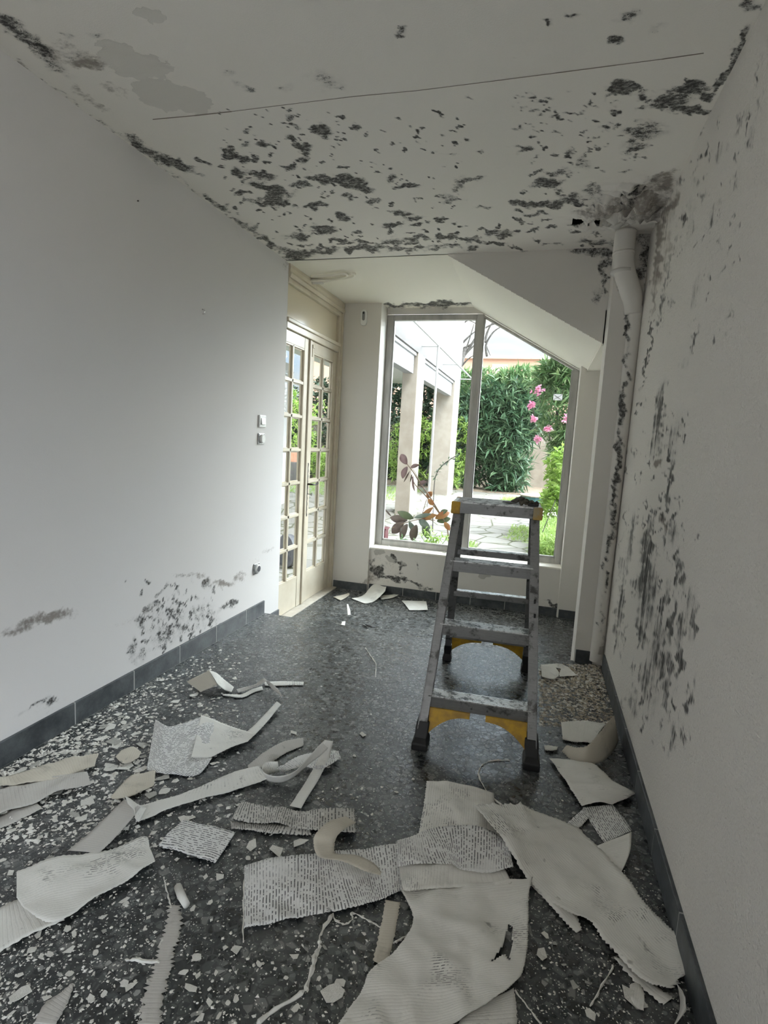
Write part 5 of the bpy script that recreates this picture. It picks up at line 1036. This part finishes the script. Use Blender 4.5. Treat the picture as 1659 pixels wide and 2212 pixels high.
for ya, yb in ((YW+0.4, 8.70), (9.30, 12.46)):
    mb = MB(); mb.box(XW-0.20, XW-0.06, ya, yb, 2.46, LZ-0.05); o = mb.build('shutter_box', M['shutter'], W_t)
    mb = MB(); mb.box(XW-0.22, XW-0.03, ya-0.02, yb+0.03, LZ-0.05, LZ+0.001); mb.build('box_trim', M['white_metal'], o)
# thin white awning frame outside the wing
F_t = empty('awning_frame', (-1.76, 8.9, GZ)); tag(F_t, 'thin white metal pipe frame with one post in front of the house wing', 'pipe frame')
XF = -1.76; fz = 2.93
mb = MB(); mb.tube([(XF, 6.9, fz), (XF, YE, fz)], 0.016, 8); mb.build('rail', M['white_metal'], F_t)
mb = MB(); mb.tube([(XF, 8.86, fz), (XF, 8.86, GZ)], 0.020, 8); mb.build('post', M['white_metal'], F_t)
for y in (6.9, 8.95, 10.9, 13.25):
    mb = MB(); mb.tube([(XF, y, fz), (XW, y, fz)], 0.012, 8); mb.build('crossbar', M['white_metal'], F_t)
# garden wall and neighbour
mb = MB(); mb.box(-14, 12, 17.3, 17.5, GZ-0.1, 2.15); tag(mb.build('garden_wall', M['garden_wall']), 'tan rendered garden wall behind the oleanders', 'wall')
N_t = empty('neighbour_house', (-1, 26, GZ)); tag(N_t, 'peach-coloured flat-roofed building beyond the hedge', 'building')
zt_ = 1.35+(4.71-1.35)*26/21
mb = MB(); mb.box(-12, 6, 26, 34, GZ, zt_-0.12); mb.build('facade', mat_base('peach_render', (0.50,0.31,0.22), 0.9), N_t)
mb = MB(); mb.box(-12.1, 6.1, 25.8, 34.1, zt_-0.12, zt_); mb.build('roof_edge', mat_base('pale_roof_edge', (0.86,0.72,0.60), 0.8), N_t)
p = at_y(1080, 787, 25.98); mb = MB(); mb.box(p.x-0.35, p.x+0.35, 25.96, 26.0, p.z-0.6, p.z); mb.build('shutter', mat_base('tan_shutter', (0.70,0.50,0.38), 0.8), N_t)
# oleander hedge, mid
shrub('oleander_shrub', 'tall dark oleander hedge filling the middle of the window view', 'shrub', (-1.1, 14.9, GZ), [((-2.1,15.0,1.4),(0.9,.6,1.3),.9),((-1.5,14.8,2.1),(1.0,.6,1.0),1),((-0.9,14.8,1.2),(.55,.6,1.2),.9),((-0.8,15.0,2.2),(.75,.6,.85),.9)], 'leaf_dark', 400, 0.34, 0.06, 10, seed=11, stems=9)
shrub('sunlit_hedge', 'bright green hedge crown along the top in front of the peach building', 'shrub', (-1.0, 15.3, GZ), [((-1.9,15.2,2.85),(1.0,.5,.50),1.2),((-0.75,15.2,2.95),(.8,.5,.52),1.1)], 'leaf_mid', 260, 0.26, 0.045, 10, seed=31, stems=6, upbias=1.2)
shrub('oleander_shrub', 'oleander with pink blossom at the right side of the window view', 'shrub', (0.6, 9.5, GZ), [((0.28,9.6,2.1),(.42,.5,.75),1.1),((0.42,9.4,1.45),(.28,.4,.5),.7),((0.10,9.9,2.5),(.38,.4,.35),.7),((0.45,9.6,2.75),(.5,.5,.4),.7)], 'leaf_mid', 170, 0.24, 0.038, 10, seed=17, stems=10)
shrub('leafy_shrub', 'low yellow-green leafed shrub under the pink-flowering oleander', 'shrub', (0.5, 8.2, GZ), [((0.38,8.3,1.0),(.30,.4,.45),1),((0.28,7.9,.55),(.26,.3,.35),.8)], 'leaf_light', 190, 0.11, 0.05, 8, seed=23, stems=8)
for i, (x, y) in enumerate(((1162,845),(1149,874),(1153,905),(1184,927),(1161,948),(1226,903))):
    p = at_y(x, y, 8.85); t = empty('oleander_blossom', p); tag(t, ['large pink blossom cluster highest in the oleander','small pink blossom just below the highest one','pink blossom low left in the oleander, above the lone pale one','pink blossom in the centre of the oleander','pale pink blossom lowest in the oleander','pink blossom at the right window frame'][i], 'flower', 'pink oleander blossoms')
    s_ = (.085,.05,.055,.055,.05,.075)[i]
    leaves(blob_pts(p, (s_, s_*.6, s_), 16, 40+i, shell=.2), 'petal', 'petals', t, 0.05, 0.045, 4, seed=50+i)
    mb = MB(); mb.tube([p, p+Vector((0.05, 0.25, -0.15))], 0.006, 5); mb.build('stalk', M['bark'], t)
# dark hedge behind the wing and light bush
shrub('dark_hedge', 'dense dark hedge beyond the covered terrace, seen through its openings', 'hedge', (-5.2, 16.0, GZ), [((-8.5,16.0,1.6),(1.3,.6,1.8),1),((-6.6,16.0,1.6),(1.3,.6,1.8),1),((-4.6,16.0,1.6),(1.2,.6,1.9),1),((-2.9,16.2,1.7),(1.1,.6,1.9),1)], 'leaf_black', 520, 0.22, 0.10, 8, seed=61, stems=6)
shrub('bamboo_bush', 'light green feathery bush behind the second pillar of the wing', 'shrub', (-3.0, 14.4, GZ), [((-3.3,14.5,1.1),(.9,.5,1.0),1),((-2.2,14.3,1.2),(.45,.4,1.1),.8)], 'leaf_light', 330, 0.16, 0.03, 9, seed=71, stems=10)
shrub('leafy_shrub', 'yellow-green shrub seen through the glass door', 'shrub', (-6.3, 13.4, GZ), [((-6.6,13.5,1.5),(1.0,.5,1.2),1),((-5.6,13.6,.6),(.9,.5,.4),.7)], 'leaf_light', 300, 0.15, 0.04, 9, seed=81, stems=10)
# lawn strip beyond the terrace
q = np.random.RandomState(5); P_ = np.stack([q.uniform(-8, -2.7, 2600), q.uniform(10.2, 13.2, 2600), np.full(2600, GZ)], 1)
o = leaves(P_, 'leaf_grass', 'lawn_grass', None, 0.10, 0.012, 3, seed=91, upbias=2.0); tag(o, 'bright grass strip beyond the paved terrace', 'grass', kind='stuff')
# bare tree, branches against the sky
t = empty('bare_tree', (-2.6, 15.3, GZ)); tag(t, 'dark bare branches of a leafless tree against the sky', 'tree')
mb = MB(); mb.tube([(-2.6,15.3,GZ), (-2.65,15.3,2.0), (-2.5,15.3,3.2), (-2.3,15.3,4.0)], [.14,.12,.10,.07], 10); mb.build('trunk', M['bark'], t, smooth=True)
def branch(pts, r0):
    P3_ = arc_path([at_y(x, y, 15.3) for x, y in pts], 5); mb = MB(); mb.tube(P3_, [r0*(1-.75*i/len(P3_)) for i in range(len(P3_))], 6); mb.build('branch', M['bark'], t, smooth=True)
for pts, r0 in [([(985,800),(1005,765),(1018,745),(1035,720),(1060,702),(1090,697)],.05),([(1005,765),(1020,750),(1040,735)],.035),([(1048,740),(1052,720),(1062,700),(1078,690)],.04),([(1052,770),(1050,745),(1062,722),(1075,710),(1092,702)],.035),([(1050,745),(1055,758),(1060,770)],.018),
    ([(1000,740),(1015,725),(1028,715)],.03),([(1002,752),(1020,742),(1030,728)],.03),([(998,790),(1012,775),(1028,765)],.03),([(1000,700),(1012,692),(1030,700)],.02),([(998,775),(1010,745),(1024,700)],.03)]: branch(pts, r0)
# crossed plate, mosaic basin, curb rock
p = at_y(1205, 858, 8.7); t = empty('crossed_plate', p); tag(t, 'small white plate marked with an X amid the oleander leaves', 'plate')
mb = MB(); mb.box(p.x-.065, p.x+.065, 8.70, 8.715, p.z-.045, p.z+.045); mb.build('plate', M['white_metal'], t)
mb = MB()
for a, b in (((-.06,-.04),(.06,.04)), ((-.06,.04),(.06,-.04))): mb.beam((p.x+a[0], 8.697, p.z+a[1]), (p.x+b[0], 8.697, p.z+b[1]), 0.006, 0.003, side=(0,1,0))
mb.build('cross_mark', M['iron'], t)
p = at_z(1150, 1092, GZ); t = empty('mosaic_basin', p); tag(t, 'low curved garden basin faced with teal mosaic, just beyond the ladder top', 'basin')
mb = MB(); n = 18; 
ring = [(p.x+0.27*math.cos(a), p.y+0.40+0.4*math.sin(a)) for a in [2*math.pi*k/n for k in range(n)]]
mb.prism(ring, 'z', GZ, GZ+0.17); mb.build('basin_wall', M['mosaic'], t)
mb = MB(); ring2 = [(p.x+0.29*math.cos(a), p.y+0.40+0.42*math.sin(a)) for a in [2*math.pi*k/n for k in range(n)]]; mb.prism(ring2, 'z', GZ+0.17, GZ+0.195); mb.build('rim', M['garden_wall'], t, bevel=0.008)
mb = MB(); a = at_z(905, 1120, GZ); b = at_z(985, 1075, GZ); mb.beam(a+Vector((0.1,0,.05)), b+Vector((0.15,0,.06)), 0.28, 0.12, side=(1,0,0)); mb.build
tag(mb.build('curb_stone', simple_noise('pale_garden_stone', (0.52,0.50,0.45), (0.66,0.63,0.57), 8, 0.9, bump=0.7), bevel=0.02), 'pale sloping curb stone beside the near pillar of the wing', 'stone')
# pots and dark round object seen through the door
def pot(x, y, z, r, h, label, plant=None):
    t = empty('plant_pot', (x, y, z)); tag(t, label, 'plant pot'); mb = MB(); mb.tube([(x,y,z), (x,y,z+h*.85), (x,y,z+h*.85), (x,y,z+h)], [r*.7, r*.95, r*1.08, r*1.08], 16); mb.build('pot', M['terracotta'], t)
    if plant: leaves(np.array([[x, y, z+h]]*plant[0]), plant[1], 'plant', t, plant[2], plant[3], 10, seed=int(x*10) % 90+5, upbias=1.0)
p = at_y(634, 985, 12.0); pot(p.x, p.y, p.z-.14, .15, .30, 'pink terracotta pot raised behind the left glass door leaf')
q_ = at_z(640, 1040, GZ); pot(q_.x, q_.y, GZ, .20, .22, 'terracotta pot with spiky plant seen low through the left door leaf', (6, 'leaf_mid', .35, .03))
mb = MB(); mb.box(p.x-.16, p.x+.16, 11.84, 12.16, GZ, p.z-.14); tag(mb.build('plinth', M['render_w'], bevel=0.01), 'pale plinth under the raised pink pot behind the door', 'plinth')
q2 = at_z(680, 1012, GZ); mb = MB(); mb.box(q2.x-.35, q2.x+.35, q2.y-.15, q2.y+.15, GZ, GZ+.28); tag(mb.build('planter_trough', M['terracotta'], bevel=0.01), 'long terracotta trough beyond the terrace, seen through the right door leaf', 'planter')
q3 = at_x(622, 1210, -2.75); t = empty('round_disc', (q3.x, q3.y, -0.16)); tag(t, 'dark grey round disc standing on the paving outside the left door leaf', 'disc')
mb = MB(); dc = Vector((q3.x, q3.y, -0.16+0.19)); mb.tube([dc+Vector((-.02,-.03,0)), dc+Vector((.02,.03,0))], 0.19, 32); mb.build('disc', mat_base('dark_grey_disc', (0.09,0.09,0.10), 0.5), t)
mb = MB(); mb.box(q3.x-.12, q3.x+.06, q3.y+.03, q3.y+.16, -0.16, -0.06); mb.build('stand', M['dark_plastic'], t)

# plants right outside the window: rubber plant, weeds, grass bank
def big_leaf(mb, c, tip, w, fold=0.15, nrm=(0,-1,0.3), curve=0.1):
    c, tip = Vector(c), Vector(tip); d = tip-c; L = d.length; dn = d/L; s = dn.cross(Vector(nrm)).normalized(); n_ = s.cross(dn); K = 9; vs = []; fs = []
    for i in range(K+1):
        t_ = i/K; ww = w*0.5*math.sin(math.pi*min(1, t_*0.97+0.03))**0.75; m_ = c+d*t_+n_*(curve*L*math.sin(math.pi*t_))
        vs += [m_-s*ww+n_*ww*fold, m_, m_+s*ww+n_*ww*fold]
    for i in range(K):
        a = 3*i; fs += [(a, a+1, a+4, a+3), (a+1, a+2, a+5, a+4)]
    mb.add(vs, fs)
def solidleaf(mb, name, mat, t):
    o = mb.build(name, mat, t, smooth=True); md = o.modifiers.new('t', 'SOLIDIFY'); md.thickness = 0.0015; return o
RL = {'purple': simple_noise('purple_leaf_back', (0.100,0.050,0.050), (0.150,0.085,0.080), 9, 0.45), 'orange': simple_noise('dying_orange_leaf', (0.310,0.100,0.030), (0.350,0.170,0.050), 12, 0.5), 'green': simple_noise('glossy_olive_leaf', (0.060,0.085,0.035), (0.100,0.125,0.055), 9, 0.3),
      'brown': simple_noise('dry_brown_leaf', (0.080,0.055,0.045), (0.130,0.095,0.080), 9, 0.7), 'pale': simple_noise('silvery_leaf_face', (0.180,0.210,0.180), (0.120,0.150,0.120), 9, 0.4), 'stem': simple_noise('tan_stem', (0.225,0.150,0.090), (0.150,0.100,0.070), 12, 0.6)}
YPL = 5.75
t = empty('rubber_plant', at_y(962, 1162, YPL)); tag(t, 'leaning rubber plant with purple, orange and olive leaves outside the left pane', 'plant')
def Q(x, y, dy=0.0): return at_y(x, y, YPL+dy)
def stem(pts, r):
    mb = MB(); P3_ = arc_path([Q(*p) for p in pts], 5); mb.tube(P3_, [r*(1-.5*i/len(P3_)) for i in range(len(P3_))], 6); mb.build('stem', RL['stem'], t, smooth=True)
for pts, r in [([(972,1215),(970,1170),(965,1135)],.011),([(965,1135),(945,1100),(925,1068),(908,1045),(893,1020),(880,1003),(870,990)],.010),([(962,1128),(935,1090),(915,1066),(897,1047),(890,1030)],.008),([(910,1120),(918,1090),(922,1078)],.005),([(848,1140),(880,1128),(908,1122),(940,1124)],.006),([(925,1068),(910,1045),(895,1018),(888,1010)],.005)]: stem(pts, r)
for c_, tip, w, mt in [((879,1003),(866,981),.085,'purple'),((880,1008),(869,1034),.075,'purple'),((887,1010),(906,1004),.05,'purple'),((885,1018),(872,1042),.02,'brown'),((890,1024),(886,1042),.018,'brown'),((892,1028),(896,1062),.03,'purple'),
    ((905,1045),(922,1040),.05,'purple'),((922,1075),(934,1062),.07,'orange'),((925,1078),(937,1092),.06,'orange'),((910,1120),(936,1095),.06,'orange'),((912,1122),(945,1112),.07,'orange'),((940,1120),(972,1106),.08,'orange'),((944,1126),(974,1120),.08,'green'),((893,1120),(858,1105),.085,'green'),
    ((895,1118),(932,1110),.05,'pale'),((884,1126),(900,1150),.07,'pale'),((905,1122),(930,1142),.08,'pale'),((880,1124),(842,1118),.10,'brown'),((872,1128),(846,1152),.11,'brown'),((880,1132),(866,1165),.09,'brown'),((845,1115),(832,1100),.02,'brown'),((866,1140),(872,1150),.03,'pale'),((950,1110),(968,1102),.06,'green'),((960,1128),(972,1146),.06,'orange'),
    ((900,1134),(890,1168),.10,'brown'),((915,1132),(925,1165),.09,'green')]:
    mb = MB(); big_leaf(mb, Q(*c_, rnd.uniform(-.05, .05)), Q(*tip, rnd.uniform(-.05, .05)), w*0.95, nrm=(rnd.uniform(-.4, .4), -1, rnd.uniform(0, .6))); solidleaf(mb, 'leaf', RL[mt], t)
for i, (x, y, n_, lb) in enumerate([(938,1152,26,'tallest bright green weed in front of the rubber plant, beside the ladder'),(915,1162,12,'small green weed at the foot of the rubber plant'),(872,1160,12,'low weed at the left foot of the window pane')]):
    p = at_y(x, y+14, 5.55); t = empty('weed', (p.x, p.y, GZ)); tag(t, lb, 'weed')
    hgt = (.26,.13,.14)[i]; q = np.random.RandomState(i+3)
    P_ = np.stack([p.x+q.normal(0, (.075,.05,.06)[i], n_), p.y+q.normal(0, .04, n_), GZ+q.uniform(.05, hgt, n_)], 1)
    leaves(P_, 'leaf_light' if i < 2 else 'leaf_mid', 'leaves', t, 0.075, 0.016, 8, seed=i+7, droop=.5)
    mb = MB()
    for v in P_: mb.tube([(p.x, p.y, GZ), tuple(v)], 0.003, 5)
    mb.build('stems', M['leaf_grass'], t)
p = at_y(950, 1040, 7.0); t = empty('twig_sapling', (p.x-.05, 7.0, GZ)); tag(t, 'thin twiggy sapling in front of the second pillar', 'sapling')
pth = arc_path([(p.x-.05, 7.0, GZ), at_y(938,1050,7), at_y(945,1020,7), at_y(962,1000,7), at_y(985,985,7)], 6); mb = MB(); mb.tube(pth, .006, 5); mb.build('twig', M['bark'], t)
leaves(np.array([tuple(v) for v in pth[8:]]), 'leaf_dark', 'leaves', t, 0.06, 0.022, 3, seed=4)
q = np.random.RandomState(9)
def bank(n, x0, x1, y0, y1, seed, lb, hz=.0, L=.16):
    q = np.random.RandomState(seed); P_ = np.stack([q.uniform(x0, x1, n), q.uniform(y0, y1, n), GZ+q.uniform(0, hz, n)], 1)
    o = leaves(P_, 'leaf_grass', 'grass_clump', None, L, 0.012, 5, seed=seed, upbias=1.4, droop=.5); tag(o, lb, 'grass', kind='stuff')
bank(1300, 0.02, 0.44, 5.60, 7.5, 101, 'overgrown bright grass right outside the right pane', .22, .17)
bank(130, -0.35, 0.0, 6.9, 8.2, 102, 'grass tufts growing out of the paving', .02, .08)
bank(60, -0.74, -0.66, 5.8, 6.2, 103, 'small grass tuft by the window mullion outside', .04, .10)
bank(200, -0.75, -0.3, 11.5, 12.4, 104, 'round grass tuft on the paving before the hedge', .03, .14)
mb = MB(); mb.box(-9, 9, 14.2, 17.3, GZ, GZ+0.03); solid('floor_flowerbed', mb, M['soil'])
mb = MB(); p = at_y(832, 1122, 5.9); mb.box(p.x-.10, p.x+.02, 5.86, 6.0, GZ, GZ+.16); mb.box(p.x-.11, p.x+.03, 5.85, 6.01, GZ+.16, GZ+.18)
tag(mb.build('red_crate', mat_base('dark_red_plastic', (0.10,0.012,0.018), 0.5), bevel=0.004), 'dark red plastic crate outside at the lower left of the window', 'crate')
mb = MB(); mb.tube([at_y(1172, 1150, 5.7), at_y(1200, 1080, 5.9)], 0.004, 6); tag(mb.build('dry_stalk', M['bark']), 'dark dry stalk slanting across the grass outside the right pane', 'stalk')
bpy.context.view_layer.update()
